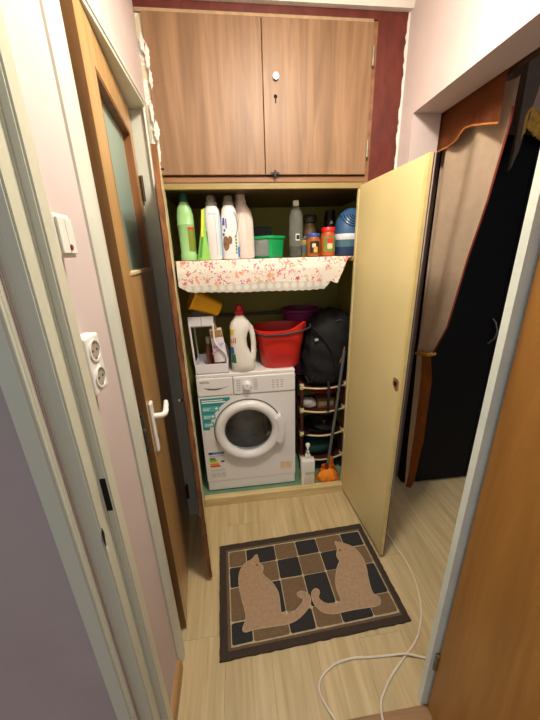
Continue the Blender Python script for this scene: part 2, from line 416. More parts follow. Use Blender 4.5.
# ---- orange veneer door leaf standing open beside the viewer
d2 = bpy.data.objects.new('door_2', None); COL.objects.link(d2); d2.location = (.572, -1.073, 0); struct(d2, 'glossy orange veneer door standing open at right edge', 'door')
MB().box(0, .042, -.80, 0, .008, 2.12, .0015, 1).build('leaf', ORANGEWOOD, d2)
MB().tube([(-.004, .002, .22), (-.004, .002, .30)], .006, 8).build('hinge', OLDSTEEL, d2, smooth=40)
MB().tube([(-.004, .002, 1.80), (-.004, .002, 1.88)], .006, 8).build('hinge', OLDSTEEL, d2, smooth=40)

# ================================================================== BUILT-IN CUPBOARD
cb = thing('built_in_cupboard', (0, 0, 0), 'built-in cupboard filling end of hall, brown upper doors above open yellow lower doors', 'cupboard')
HX0, HX1 = -.310, .627        # lower opening
Z1, Z2, Z3 = 1.870, 1.925, 2.490
IX0, IX1, IY = -.345, .750, .60
# carcass
MB().box(IX0, IX1+.02, IY, IY+.02, 0, 2.54).build('back_panel', OLIVE, cb)
MB().box(IX1, IX1+.02, .022, IY, 0, 2.54).build('side_panel', OLIVE, cb)
MB().box(IX0-.02, IX0, .0, IY+.02, 0, 2.54).build('side_panel', OLIVE, cb)
MB().box(IX0, IX1, .022, IY, Z1, Z1+.02).build('dividing_board', wood('dark_board', (60, 42, 28), (84, 60, 40)), cb)
MB().box(IX0, IX1, .03, IY, .0, .055).build('base_board', GREENFLOOR, cb)
MB().box(IX0, IX1, .012, IY-.01, 1.527, 1.550, .002).build('shelf', wood('shelf_wood', (120, 92, 50), (150, 118, 70)), cb)
MB().box(HX0, HX1+.018, -.012, .03, 0, .062, .004).build('sill_beam', PINE, cb)
# frame around the openings
MB().box(XL, HX0-.004, -.004, .022, 0, 2.49, .002).build('stile', CREAMCHIP, cb)
MB().box(.647, .668, -.006, .022, 0, 2.50, .002).build('stile', FRAMEWOOD, cb)
MB().box(.627, .647, .002, .022, 0, Z1, .001).build('stile', YELLOW, cb)
MB().box(HX0-.004, .647, -.004, .022, Z1+.026, Z2-.004, .002).build('rail', FRAMEWOOD, cb)
MB().box(HX0-.004, .647, .0, .022, Z1, Z1+.0258, .001).build('rail', mat('pale_yellow_strip', (150, 132, 84), .5), cb)
MB().box(XL, .647, -.008, .022, Z3+.002, Z3+.016, .002).build('rail', mat('pale_wood_strip', (168, 142, 108), .6, var=.15, scale=30), cb)
MB().box(.668, XR, 0, .022, 0, 2.537).build('red_panel', REDP, cb)
MB().box(XL, .668, 0, .022, Z3+.016, 2.537).build('red_panel', REDP, cb)
PL = mat('white_filler', (226, 222, 214), .85, bump=.6, scale=30)
for (x0, x1, z0, z1) in ((-.336, -.312, 2.36, 2.42), (-.322, -.298, 2.30, 2.39), (-.316, -.300, 2.24, 2.31), (-.330, -.312, 2.12, 2.20), (-.324, -.298, 2.05, 2.13), (-.318, -.304, 1.98, 2.06), (-.332, -.309, 1.91, 1.99)):
    n = 34; cx, cz = (x0+x1)/2, (z0+z1)/2
    poly = [(cx+(x1-x0)/2*math.cos(2*PI*k/n)*random.uniform(.55, 1.1), cz+(z1-z0)/2*math.sin(2*PI*k/n)*random.uniform(.75, 1.15)) for k in range(n)]
    MB().prism(poly, -.0192, -.004, lambda a, b, h: (a, h, b), bev=0).build('filler_patch', PL, cb)
pe = [(.8118, 1.88+.66*k/40) for k in range(41)] + [(.800+random.uniform(-.004, .005), 2.536-.656*k/40) for k in range(41)]
MB().prism(pe, -.0015, 0, lambda a, b, h: (a, h, b)).build('peeling_edge', PL, cb)
# upper doors
for k, (x0, x1) in enumerate(((-.316, .1585), (.1615, .6455))):
    d = MB().box(x0, x1, -.018, .0, Z2, Z3, .002).build('upper_door', CABWOOD, cb)
    if k == 1:
        lk = MB().tube([(.216, -.018, 2.292), (.216, -.030, 2.292)], .0125, 16).build('lock', STEEL, d, smooth=40)
        MB().box(.214, .218, -.0306, -.0299, 2.285, 2.299).build('keyhole', DARK, lk)
        MB().tube([(.214, -.0185, 2.224), (.214, -.0178, 2.224)], .008, 12).box(.2115, .2165, -.0188, -.0178, 2.200, 2.222).build('keyhole', DARK, d)
        MB().box(.185, .225, -.024, -.018, 1.926, 1.934, .001).box(.200, .210, -.026, -.018, 1.915, 1.942, .001).build('latch', BLACKP, d)
        for zz in (2.375, 2.03):
            MB().tube([(.648, -.020, zz-.035), (.648, -.020, zz+.035)], .006, 10).build('hinge', OLDSTEEL, d, smooth=40)
    else:
        MB().box(-.326, -.300, -.0215, -.018, 1.945, 1.951).build('nail_strip', DARK, d)
# lower doors (leaf along local -y)
rd = MB()
RDv = Vector((.663-.627, -.504, 0)); ra_ = math.atan2(RDv.x, -RDv.y); RL = RDv.length
rdoor = bpy.data.objects.new('lower_door', None)
COL.objects.link(rdoor); rdoor.parent = cb; rdoor.location = (.629, -.008, 0); rdoor.rotation_euler = (0, 0, ra_)
MB().box(0, .019, -RL+.016, 0, .028, 1.88, .0015).build('door_panel', YELLOW, rdoor)
MB().box(-.002, .0155, -RL, -RL+.0155, .028, 1.88, .001).build('edge_strip', mat('yellow_edge_strip', (214, 192, 128), .45, var=.08), rdoor)
MB().box(.0158, .0195, -RL, -RL+.0155, .028, 1.88).build('dark_edge', wood('dark_red_edge', (74, 36, 22), (104, 56, 34)), rdoor)
hp = [(1.035, -.445), (1.038, -.470), (1.030, -.4868), (.985, -.4868), (.978, -.470), (.990, -.452), (1.008, -.443)]
lh = MB().prism([(b, a) for a, b in hp], -.0012, .0002, lambda a, b, h: (h, a, b)).build('lock_recess', wood('bare_wood', (110, 70, 34), (168, 124, 70)), rdoor)
MB().box(-.0018, -.001, -.474, -.452, 1.0, 1.022).build('lock_hole', DARK, rdoor)
MB().tube([(.019, -.465, .41), (.035, -.465, .41), (.04, -.465, .41), (.052, -.465, .41)], [.006, .006, .013, .011], 12).build('knob', STEEL, rdoor, smooth=60)
ld = bpy.data.objects.new('lower_door', None); COL.objects.link(ld); ld.parent = cb
LDv = Vector((-.229+.312, -.506, 0)); ld.location = (-.312, -.008, 0); ld.rotation_euler = (0, 0, math.atan2(LDv.x, -LDv.y)); LL = LDv.length-.01
MB().box(-.018, -.0155, -LL+.003, 0, .022, 1.90).build('outer_face', CABWOOD, ld)
MB().box(-.015, -.0, -LL+.003, 0, .022, 1.90).build('door_panel', YELLOW, ld)
# ragged raw edge
eb = MB().grid(lambda u, v: (0, 0, 0), 1, 1); eb.bm.free(); eb = MB()
random.seed(3)
N_ = 60
pe = [(-.018+random.uniform(-.0012, .0004), .022+(1.878)*k/N_) for k in range(N_+1)] + [(.0005+random.uniform(-.0006, .0014), .022+(1.878)*k/N_) for k in range(N_, -1, -1)]
eb.prism(pe, -LL, -LL+.003, lambda a, b, h: (a, h, b)); eb.build('raw_edge', EDGEWOOD, ld)
MB().tube([(-.018, -.44, 1.0), (-.032, -.44, 1.0), (-.036, -.44, 1.0), (-.046, -.44, 1.0)], [.005, .005, .012, .010], 12).build('knob', STEEL, ld, smooth=60)
pipe = MB().tube([(-.2, .575, 1.165), (.36, .575, 1.17), (.62, .575, 1.172)], .011, 10).build('wall_pipe', mat('grey_pipe', (96, 92, 84), .5), None, smooth=60)
tag(pipe, 'thin grey pipe along olive back wall of cupboard', 'pipe')

# ================================================================== WASHING MACHINE
wm = thing('washing_machine', (.015, .062, .055), 'white front-loading washing machine with round glass door and teal sticker', 'washing machine')
# local x -.3...3, y 0..0.50 (front at y=0), z .005...855
W2, HH = .298, .850
MB().box(-W2, W2, .022, .50, .012, HH-.02, .004).build('body', APPL, wm)
MB().box(-W2-.001, W2+.001, .004, .505, HH-.0195, HH+.004, .006, 3).build('top_panel', APPL, wm)
# front sheet with the round door hole
CXm, CZm, RH = -.005, .462, .185
f = MB(); t = f.bm; NS = 64
def rectpt(a, x0, x1, z0, z1):
    c, s_ = math.cos(a), math.sin(a); k = 1e9
    if c > 1e-9: k = min(k, (x1-CXm)/c)
    if c < -1e-9: k = min(k, (x0-CXm)/c)
    if s_ > 1e-9: k = min(k, (z1-CZm)/s_)
    if s_ < -1e-9: k = min(k, (z0-CZm)/s_)
    return (CXm+c*k, CZm+s_*k)
fx0, fx1, fz0, fz1 = -W2, W2, .085, .712
angs = sorted(set([2*PI*i/NS for i in range(NS)] + [math.atan2(zz-CZm, xx-CXm) % (2*PI) for xx in (fx0, fx1) for zz in (fz0, fz1)]))
rin = [t.verts.new((CXm+RH*math.cos(a), 0, CZm+RH*math.sin(a))) for a in angs]
rbk = [t.verts.new((CXm+RH*.96*math.cos(a), .03, CZm+RH*.96*math.sin(a))) for a in angs]
rout = [t.verts.new((rectpt(a, fx0, fx1, fz0, fz1)[0], 0, rectpt(a, fx0, fx1, fz0, fz1)[1])) for a in angs]
rob = [t.verts.new((v.co.x, .022, v.co.z)) for v in rout]
n = len(angs)
for i in range(n):
    j = (i+1) % n
    t.faces.new((rin[i], rin[j], rout[j], rout[i])); t.faces.new((rbk[i], rbk[j], rin[j], rin[i])); t.faces.new((rout[i], rout[j], rob[j], rob[i]))
f.build('front_panel', APPL, wm, smooth=30)
MB().box(-W2+.002, W2-.002, .003, .022, .008, .082, .004).build('plinth', APPL, wm)
for sx in (-.25, .25):
    MB().loft([(0, .02, .02), (.012, .02, .02)], 12, mtx=Matrix.Translation((sx, .05, 0))).build('foot', BLACKP, wm)
# control panel, drawer, knob
cp = MB().box(-.080, W2, -.006, .022, .716, .830, .005, 3).build('control_panel', APPL, wm)
PRINT = mat('grey_print', (120, 120, 124), .6)
kn = MB().loft([(0, .030, .030), (.008, .029, .029), (.012, .024, .024), (.026, .022, .022), (.029, .018, .018)], 28, mtx=Matrix.Translation((.002, -.006, .772)) @ Matrix.Rotation(PI/2, 4, 'X')).build('dial_knob', APPL, cp, smooth=35)
MB().box(.001, .003, -.0366, -.0350, .774, .790).build('dial_mark', PRINT, kn)
for k in range(7):
    for sx in (-1, 1):
        MB().box(.002+sx*.052-.012, .002+sx*.052+.012, -.0068, -.0058, .739+k*.0115, .7415+k*.0115).build('print_line', PRINT, cp)
for i in range(3):
    for k in range(4):
        MB().box(.155+i*.026, .169+i*.026, -.0068, -.0058, .746+k*.015, .7495+k*.015).build('print_line', PRINT, cp)
for i in range(2):
    MB().tube([(.162+i*.026, -.006, .736), (.162+i*.026, -.009, .736)], .005, 12).build('button', APPL, cp, smooth=40)
dr = MB().box(-W2, -.083, -.004, .022, .716, .830, .005, 3).build('detergent_drawer', APPL, wm)
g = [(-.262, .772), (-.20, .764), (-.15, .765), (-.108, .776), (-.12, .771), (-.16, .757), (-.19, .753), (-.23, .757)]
MB().prism(g, -.0048, -.0038, lambda a, b, h: (a, h, b)).build('finger_slot_shade', mat('slot_shade_tone', (104, 92, 80), .8), dr)  # flat patch, the shade of the grip recess is in its colour
text('brand_lettering', 'VESTEL', .0185, (-.250, -.0048, .806), FRONT, mat('print_black', (40, 40, 44), .5), dr)
# porthole door: white ring, handle, glass bowl
ring = [(.150, -.012), (.154, -.026), (.165, -.036), (.182, -.042), (.198, -.038), (.208, -.026), (.211, -.010), (.209, -.001), (.150, -.001)]
f = MB(); t = f.bm; R_ = []
for i in range(64):
    a = 2*PI*i/64
    R_.append([t.verts.new((CXm+r*math.cos(a), y, CZm+r*math.sin(a))) for r, y in ring])
for i in range(64):
    A, B = R_[i], R_[(i+1) % 64]
    for k in range(len(ring)): k2 = (k+1) % len(ring); t.faces.new((A[k], B[k], B[k2], A[k2]))
pr_ = f.build('door_ring', APPL, wm, smooth=50)
f = MB()
f.prism([(math.cos(a)*r, math.sin(a)*r) for r, aa in ((.232, (-28, -20, -10, 0, 10, 20, 28)), (.188, (26, 15, 0, -15, -26))) for a in [math.radians(q) for q in aa]], -.001, -.047, lambda a, b, h: (CXm+a, h, CZm+b), bev=.006)
f.build('door_handle', APPL, pr_, smooth=50)
gasket = MB().tube([(CXm+.215*math.cos(2*PI*i/48), -.001, CZm+.215*math.sin(2*PI*i/48)) for i in range(48)], .0035, 6, True).build('door_gap', mat('gap_grey', (96, 96, 100), .7), pr_, smooth=60)
glassm, nt, bs = newmat('dark_porthole_glass')
bs.inputs['Base Color'].default_value = lin((96, 102, 112))+(1,); bs.inputs['Roughness'].default_value = .04; bs.inputs['Alpha'].default_value = .16; bs.inputs['IOR'].default_value = 1.5
f = MB(); t = f.bm; R_ = []
bowl = [(.151, -.010), (.148, -.004), (.140, .03), (.128, .07), (.110, .10), (.08, .115), (.04, .120), (.004, .121)]
for i in range(48):
    a = 2*PI*i/48; R_.append([t.verts.new((CXm+r*math.cos(a), y, CZm+r*math.sin(a))) for r, y in bowl])
for i in range(48):
    A, B = R_[i], R_[(i+1) % 48]
    for k in range(len(bowl)-1): t.faces.new((A[k], B[k], B[k+1], A[k+1]))
t.faces.new([r[-1] for r in R_])
bmesh.ops.solidify(t, geom=t.faces[:], thickness=.004)
f.build('glass_bowl', glassm, pr_, smooth=60)
# rubber bellows and steel drum behind the glass
drum = MB().loft([(0, .19, .19), (.02, .172, .172), (.035, .185, .185)], 40, closed_bottom=False, closed_top=False, mtx=Matrix.Translation((CXm, .030, CZm)) @ Matrix.Rotation(-PI/2, 4, 'X'))
drum.build('bellows', mat('grey_rubber', (150, 156, 166), .55), wm, smooth=60)
DRUMM = mat('drum_steel', (190, 184, 170), .34, .85, var=.25, scale=10)
dm = MB().loft([(0, .20, .20), (.02, .235, .235), (.30, .235, .235)], 40, closed_bottom=False, closed_top=True, mtx=Matrix.Translation((CXm, .066, CZm)) @ Matrix.Rotation(-PI/2, 4, 'X')).build('drum', DRUMM, wm, smooth=50)
for k in range(3):
    a = math.radians(100+120*k)
    MB().box(-.03, .03, .09, .34, .16, .232, .02, 3, mtx=Matrix.Translation((CXm, 0, CZm)) @ Matrix.Rotation(a-PI/2, 4, 'Y')).build('drum_paddle', DRUMM, dm, smooth=50)
# body is hollowed visually by the drum: cut the body box front
bod = [c for c in wm.children if c.name.startswith('body')][0]
bpy.data.meshes.remove(bod.data)
MB().box(-W2, -W2+.004, .022, .50, .012, HH-.02).box(W2-.004, W2, .022, .50, .012, HH-.02).box(-W2+.004, W2-.004, .496, .50, .012, HH-.02).box(-W2+.004, W2-.004, .022, .496, .012, .016).box(-W2+.004, W2-.004, .022, .03, .72, HH-.02).build('body', APPL, wm)
# stickers
tz0, tz1, tx0, tx1 = .482, .700, -.288, -.108
poly = [(tx0, tz0), (tx0, tz1), (tx1, tz1), (tx1, .684)]
for q in (112, 120, 130, 140, 150, 160, 170):
    px, pz = CXm+.243*math.cos(math.radians(q)), CZm+.243*math.sin(math.radians(q))
    if tz0 < pz < .684 and px < tx1: poly.append((px, pz))
poly.append((CXm-.243*math.cos(math.asin((tz0-CZm)/.243)), tz0))
TEAL = mat('teal_print', (42, 142, 146), .4, var=.03); TEAL2 = mat('pale_teal_print', (92, 176, 178), .4, var=.03); WPRINT = mat('white_print', (236, 240, 238), .5)
st = MB().prism(poly, -.0006, .0004, lambda a, b, h: (a, h, b)).build('teal_sticker', TEAL, wm)
for zz, x1 in ((.610, -.178), (.556, -.205), (.500, -.218)):
    MB().box(-.280, x1, -.0012, -.0004, zz, zz+.036).build('sticker_panel', TEAL2, st)
    MB().box(-.276, -.232, -.0016, -.0010, zz+.020, zz+.024).build('print_line', WPRINT, st); MB().box(-.276, -.238, -.0016, -.0010, zz+.010, zz+.014).build('print_line', WPRINT, st)
    MB().tube([(x1-.016, -.0010, zz+.02), (x1-.016, -.0016, zz+.02)], .008, 12).build('sticker_icon', WPRINT, st)
MB().box(-.280, -.150, -.0012, -.0004, .682, .688).build('print_line', WPRINT, st); MB().box(-.280, -.135, -.0012, -.0004, .668, .676).build('print_line', WPRINT, st)
el = MB().box(-.275, -.170, -.0006, .0004, .100, .318).build('energy_label', mat('label_white', (224, 222, 218), .5), wm)
MB().box(-.273, -.172, -.0012, -.0004, .296, .314).build('label_band', mat('label_blue', (88, 132, 190), .5), el)
MB().box(-.273, -.248, -.0014, -.0010, .298, .312).build('label_flag', mat('label_navy', (40, 52, 120), .5), el)
for k, (c, wd) in enumerate((((58, 132, 62), .034), ((120, 176, 62), .042), ((232, 210, 60), .050), ((232, 150, 60), .056), ((216, 84, 56), .062))):
    zc = .264-k*.0148
    MB().prism([(-.270, zc-.0065), (-.270+wd, zc-.0065), (-.270+wd+.007, zc), (-.270+wd, zc+.0065), (-.270, zc+.0065)], -.0012, -.0004, lambda a, b, h: (a, h, b)).build('rating_arrow', mat('arrow_%d' % k, c, .5), el)
MB().prism([(-.176, .232), (-.194, .232), (-.201, .2385), (-.194, .245), (-.176, .245)], -.0012, -.0004, lambda a, b, h: (a, h, b)).build('rating_arrow', mat('print_black', (40, 40, 44), .5), el)
for k in range(3):
    MB().box(-.268+k*.033, -.240+k*.033, -.0012, -.0004, .118, .150).build('label_field', mat('label_grey', (206, 206, 208), .5), el)
MB().box(-.270, -.178, -.0012, -.0004, .282, .285).build('print_line', PRINT, el)
MB().box(-.270, -.178, -.0012, -.0004, .170, .172).build('print_line', PRINT, el)
MB().box(.195, .275, -.0006, .0004, .128, .190).build('paper_sticker', mat('peach_paper', (226, 200, 174), .7, var=.15, scale=40), wm)

# ================================================================== SHELF CLOTH
CZ = 1.5515
lowtab = [(-.335, 1.47), (-.30, 1.43), (-.28, 1.412), (-.24, 1.395), (.0, 1.388), (.38, 1.384), (.455, 1.386), (.475, 1.40), (.496, 1.427), (.515, 1.420), (.53, 1.415), (.55, 1.46), (.585, 1.54), (.605, 1.5495)]
XA, XB = -.300, .606
def drop(x): return interp(lowtab, x)
def lace_top(x): return max(drop(x), 1.432+.004*math.sin(x*9)) if x < .50 else drop(x)
def cloth_pt(x, s_, z0, z1):
    z = z0+(z1-z0)*s_
    k = (CZ-z)/.16
    return (x, -.004-.012*min(1, k*3)-.007*k*(1+math.sin(x*21+1.5*k))*.7, z)
cl = thing('shelf_cloth', (0, 0, 0), 'floral cloth with white lace edge hanging over upper shelf', 'cloth')
def top_fn(u, v):
    x = XA+(XB-XA)*u
    if v < .4: return (x, .30-.30*(v/.4), CZ+.0008*math.sin(x*40))
    return cloth_pt(x, (v-.4)/.6, CZ, lace_top(x))
m_ = MB().grid(top_fn, 110, 30)
uvl = m_.bm.loops.layers.uv.active
for fc in m_.bm.faces:
    for lp_ in fc.loops: lp_[uvl].uv = (lp_.vert.co.x, lp_.vert.co.z-lp_.vert.co.y*.5)
m_.build('printed_cloth', floral('floral_print'), cl, smooth=80, normals=False)
m_ = MB().grid(lambda u, v: Vector(cloth_pt(-.298+.785*u, 1, CZ, lace_top(-.298+.785*u)-(lace_top(-.298+.785*u)-drop(-.298+.785*u)-.005*abs(math.sin(u*62)))*v))+Vector((0, -.0012, 0)), 150, 8)
uvl = m_.bm.loops.layers.uv.active
for fc in m_.bm.faces:
    for lp_ in fc.loops: lp_[uvl].uv = (lp_.vert.co.x, lp_.vert.co.z)
m_.build('lace_trim', lace('lace_cotton'), cl, smooth=80, normals=False)

# ================================================================== THINGS ON THE UPPER SHELF
SZ = CZ+.0022
def bottle(name, loc, secs, m, label, n=2.0, rz=0, seg=28, cat='bottle', group=None):
    t_ = thing(name, loc, label, cat, group, rz)
    MB().loft(secs, seg, n).build('body', m, t_, smooth=35)
    return t_
# 1 pale green bleach bottle, dark green cap
GS = [(0, .040, .030), (.006, .043, .033), (.028, .043, .033), (.034, .039, .030), (.168, .042, .032), (.172, .044, .034), (.176, .042, .032), (.215, .041, .031), (.250, .034, .027), (.272, .022, .020), (.280, .019, .019)]
b1 = bottle('bleach_bottle', (-.246, .095, SZ), GS, mat('pale_green_plastic', (152, 200, 136), .35, var=.03), 'pale green bottle with dark green cap at left end of shelf', 2.4)
MB().loft([(.276, .022, .022), (.312, .020, .020), (.320, .017, .017)], 20).build('cap', mat('dark_green_plastic', (20, 84, 66), .4), b1, smooth=40)
wrap(GS, -80, -20, .045, .160, 2.4).build('label', mat('olive_label', (122, 138, 40), .5), b1)
wrap(GS, -80, -30, .148, .160, 2.4, .0018).build('label_stripe', mat('red_print', (196, 48, 40), .5), b1)
# 2 green refill pouch standing on edge
pch = thing('refill_pouch', (-.170, .075, SZ), 'bright green and yellow refill pouch between bottles', 'pouch')
LG = mat('lime_foil', (142, 196, 96), .35, var=.08)
def pouch_fn(sgn):
    def fn(u, v):
        w_ = .030*(1-v)+.006; return (.004+(u-.5)*2*w_*(.55+.45*(1-v))+.020*v*v, sgn*(.020*(1-v)**1.2*math.sin(PI*u)+.0008), .245*v)
    return fn
MB().grid(pouch_fn(-1), 8, 12).grid(pouch_fn(1), 8, 12).build('body', LG, pch, smooth=60)
MB().grid(lambda u, v: (.000+(u-.5)*.012+.020*(.42+.5*v)**2, -.0205*(1-(.4+.5*v))**1.2-.0012, .245*(.42+.56*v)), 2, 8).build('yellow_stripe', mat('yellow_print', (226, 220, 50), .4), pch)
MB().grid(lambda u, v: (-.018+.010*u+.018*v, -.0185*(1-.35*v)-.0012, .245*(.06+.40*v)), 2, 6).build('green_stripe', mat('green_print', (58, 150, 62), .4), pch)
# 3 white bottle with blue lines
WS = [(0, .036, .028), (.006, .040, .031), (.20, .041, .031), (.238, .037, .029), (.256, .028, .024), (.262, .022, .021)]
PEARLW = mat('pearl_white_plastic', (222, 222, 222), .3, var=.02)
GREYCAP = mat('grey_cap_plastic', (128, 126, 120), .4)
b3 = bottle('detergent_bottle', (-.110, .098, SZ), WS, PEARLW, 'white bottle with thin blue lines and grey cap, second bottle on shelf', 2.5)
MB().loft([(.258, .029, .027), (.274, .029, .027), (.277, .024, .023), (.300, .021, .020), (.306, .016, .016)], 22).build('cap', GREYCAP, b3, smooth=40)
wrap(WS, -75, -73, .02, .225, 2.5, .001, 2, 10).build('label_line', mat('blue_line', (110, 130, 190), .5), b3)
wrap(WS, -115, -60, .215, .222, 2.5, .001).build('label_line', mat('pale_blue_print', (176, 206, 222), .5), b3)
wrap(WS, -142, -132, .06, .14, 2.5, .001).build('label_print', mat('slate_print', (96, 108, 140), .5), b3)
wrap(WS, -50, -20, .02, .22, 2.5, .001).build('label_panel', mat('pale_blue_print', (176, 206, 222), .5), b3)
# 4 softener bottle with a brown picture and green lettering
SS = [(0, .042, .030), (.006, .046, .033), (.10, .047, .034), (.20, .043, .032), (.240, .036, .028), (.258, .027, .023), (.264, .022, .021)]
b4 = bottle('softener_bottle', (-.024, .100, SZ), SS, PEARLW, 'white softener bottle with brown round picture and violet lettering', 2.5)
MB().loft([(.260, .028, .026), (.274, .028, .026), (.277, .024, .023), (.298, .021, .020), (.304, .016, .016)], 22).build('cap', GREYCAP, b4, smooth=40)
VIO = mat('violet_print', (86, 70, 170), .5)
for k, (a0, a1, z0, z1) in enumerate(((-140, -118, .165, .185), (-135, -118, .185, .20), (-112, -104, .150, .196), (-140, -122, .115, .128), (-128, -115, .135, .148))):
    wrap(SS, a0, a1, z0, z1, 2.5, .001, 4, 4).build('lettering_mark', VIO, b4)
wrap_oval(SS, -116, 22, .078, .036, 2.5).build('brown_picture', mat('brown_picture', (126, 92, 66), .6, var=.4, scale=60), b4)
wrap_oval(SS, -92, 9, .094, .020, 2.5, .0018).build('brown_picture', mat('brown_picture', (126, 92, 66), .6, var=.4, scale=60), b4)
for k in range(6): wrap(SS, -64, -52, .026+k*.016, .038+k*.016, 2.5, .0012, 3, 2).build('lettering_mark', mat('green_letter', (62, 150, 80), .5), b4)
wrap(SS, -45, -15, .01, .06, 2.5, .001).build('label_corner', mat('blue_corner', (60, 120, 200), .5), b4)
pts = [(.030*math.cos(a)*.9+.014, 0, .168+.062*math.sin(a)) for a in [math.radians(q) for q in range(70, -100, -10)]]
MB().tube([(x, -.0335+abs(x)*.12, z) for x, _, z in pts], .0014, 5).build('label_curve', mat('brown_line', (120, 100, 120), .5), b4)
# 5 large pearl bottle with long moulded grip
PS = [(0, .047, .033), (.006, .052, .037), (.10, .053, .038), (.19, .051, .037), (.235, .046, .033, -.004, 0), (.262, .034, .028, -.009, 0), (.276, .026, .024, -.012, 0)]
PEARL = mat('pearl_cream_plastic', (222, 208, 198), .28, var=.03)
b5 = bottle('softener_jug', (.052, .150, SZ), PS, PEARL, 'tall plain pearl-cream bottle with ribbed grip and cream cap', 2.3)
MB().loft([(.272, .030, .027, -.012, 0), (.290, .030, .027, -.012, 0), (.293, .026, .024, -.012, 0), (.316, .025, .023, -.012, 0), (.322, .020, .019, -.012, 0)], 22).build('cap', mat('cream_cap', (206, 190, 178), .4), b5, smooth=40)
MB().tube([(-.022, -.034, .05), (-.025, -.0385, .10), (-.025, -.0375, .15), (-.018, -.034, .205), (-.012, -.031, .235)], [.004, .008, .009, .008, .004], 8).build('grip_rib', PEARL, b5, smooth=70)
MB().tube([(.016, -.034, .03), (.019, -.0375, .09), (.018, -.0365, .16), (.008, -.033, .225)], [.003, .006, .007, .004], 8).build('grip_rib', PEARL, b5, smooth=70)
# 6 green lidded tub seen at its corner
gt = thing('plastic_tub', (.188, .160, SZ), 'small bright green plastic tub with painted grey glare beside clear bottle', 'tub', None, math.radians(40))
GREENP = mat('bright_green_plastic', (18, 158, 88), .35, var=.04)
MB().loft([(0, .056, .056), (.004, .059, .059), (.098, .064, .064)], 32, 7).build('body', GREENP, gt, smooth=35)
MB().loft([(.098, .068, .068), (.100, .070, .070), (.109, .070, .070), (.113, .066, .066)], 32, 7).build('lid', GREENP, gt, smooth=35)
MB().box(-.0655, -.0640, -.056, .056, .012, .094).build('side_glare', mat('glare_grey', (150, 160, 160), .25, .5, var=.15), gt)  # glare on this face put into a grey panel
# dark box behind
db = MB().box(-.060, .060, -.04, .04, 0, .175, .004).build('storage_box', mat('dark_teal_card', (46, 56, 54), .6), None, (.165, .36, SZ)); tag(db, 'dark grey-green box behind green tub on shelf', 'box')
# 7 clear bottle holding dark liquid
cbot = thing('clear_bottle', (.333, .125, SZ), 'clear plastic bottle with white cap and dark liquid in bottom', 'bottle')
CS = [(0, .034, .034), (.005, .037, .037), (.19, .038, .038), (.225, .032, .032), (.245, .020, .020), (.255, .014, .014), (.262, .014, .014)]
clr, nt, bs = newmat('clear_plastic'); bs.inputs['Base Color'].default_value = (.42, .45, .40, 1); bs.inputs['Roughness'].default_value = .10; bs.inputs['Alpha'].default_value = .20
MB().loft(CS, 28, closed_top=True).build('body', clr, cbot, smooth=40)
MB().loft([(.003, .0335, .0335), (.056, .0360, .0360)], 24).build('liquid', mat('dark_liquid', (34, 24, 22), .25), cbot, smooth=40)
MB().loft([(.258, .016, .016), (.280, .016, .016), (.283, .013, .013)], 18).build('cap', WPLASTIC, cbot, smooth=40)
wrap(CS, -103, -70, .085, .118, 2, .0012).build('label', mat('white_print', (236, 240, 238), .5), cbot)
wrap(CS, -98, -72, .090, .113, 2, .0022).build('label_mark', mat('print_black', (40, 40, 44), .5), cbot)
# jars
def jar(loc, r, h, lidc, cont, label, labels, lidh=.016):
    t_ = thing('jar', loc, label, 'jar')
    js = [(0, r*.9, r*.9), (.004, r, r), (h*.72, r, r), (h*.82, r*.86, r*.86), (h-lidh, r*.84, r*.84)]
    MB().loft(js, 26).build('body', mat('jar_'+cont[0], cont[1], .12, coat=.6), t_, smooth=40)
    MB().loft([(h-lidh, r*.92, r*.92), (h-.003, r*.92, r*.92), (h, r*.86, r*.86)], 26).build('lid', mat('lid_'+lidc[0], lidc[1], .3), t_, smooth=40)
    for nm, c, a0, a1, z0, z1, of in labels: wrap(js, a0, a1, z0*h, z1*h, 2, of).build('label', mat(nm, c, .5, var=.2, scale=50), t_)
    return t_
jar((.424, .098, SZ), .038, .118, ('blue', (44, 78, 168)), ('amber', (150, 82, 34)), 'glass jar with blue lid and black label on shelf', [('black_label', (34, 30, 28), -130, -50, .16, .66, .0012), ('gold_picture', (206, 160, 72), -100, -68, .18, .42, .002), ('cream_picture', (222, 206, 170), -112, -84, .40, .56, .002)])
jar((.505, .095, SZ), .040, .146, ('red', (206, 34, 34)), ('tomato', (178, 84, 34)), 'glass jar of red sauce with red lid on shelf', [('leaf_label', (110, 132, 58), -140, -36, .16, .68, .0012), ('red_label', (200, 50, 40), -112, -66, .44, .62, .002), ('cream_picture', (222, 206, 170), -110, -70, .26, .44, .002)], .022)
jar((.402, .215, SZ), .030, .108, ('dim', (66, 66, 60)), ('mustard', (156, 140, 62)), 'small mustard-coloured jar half hidden behind blue-lidded jar', [('slate_label', (90, 110, 120), -150, -30, .2, .6, .0012)])
cj = thing('coffee_jar', (.452, .30, SZ), 'tall glass coffee jar with dark lid at back of shelf', 'jar')
MB().loft([(0, .036, .036), (.004, .040, .040), (.15, .040, .040), (.175, .028, .028), (.185, .027, .027)], 26).build('body', mat('coffee_glass', (150, 128, 92), .15), cj, smooth=40)
MB().loft([(.185, .028, .028), (.190, .040, .040), (.205, .043, .043), (.226, .040, .040), (.232, .034, .034)], 26).build('lid', mat('smoky_lid', (62, 62, 56), .25), cj, smooth=40)
bc = thing('black_canister', (.575, .30, SZ), 'black canister with small white triangle behind red-lidded jar', 'canister')
KS = [(0, .030, .030), (.004, .034, .034), (.222, .034, .034), (.228, .031, .031), (.250, .031, .031), (.254, .027, .027)]
MB().loft(KS, 24).build('body', BLACKP, bc, smooth=40)
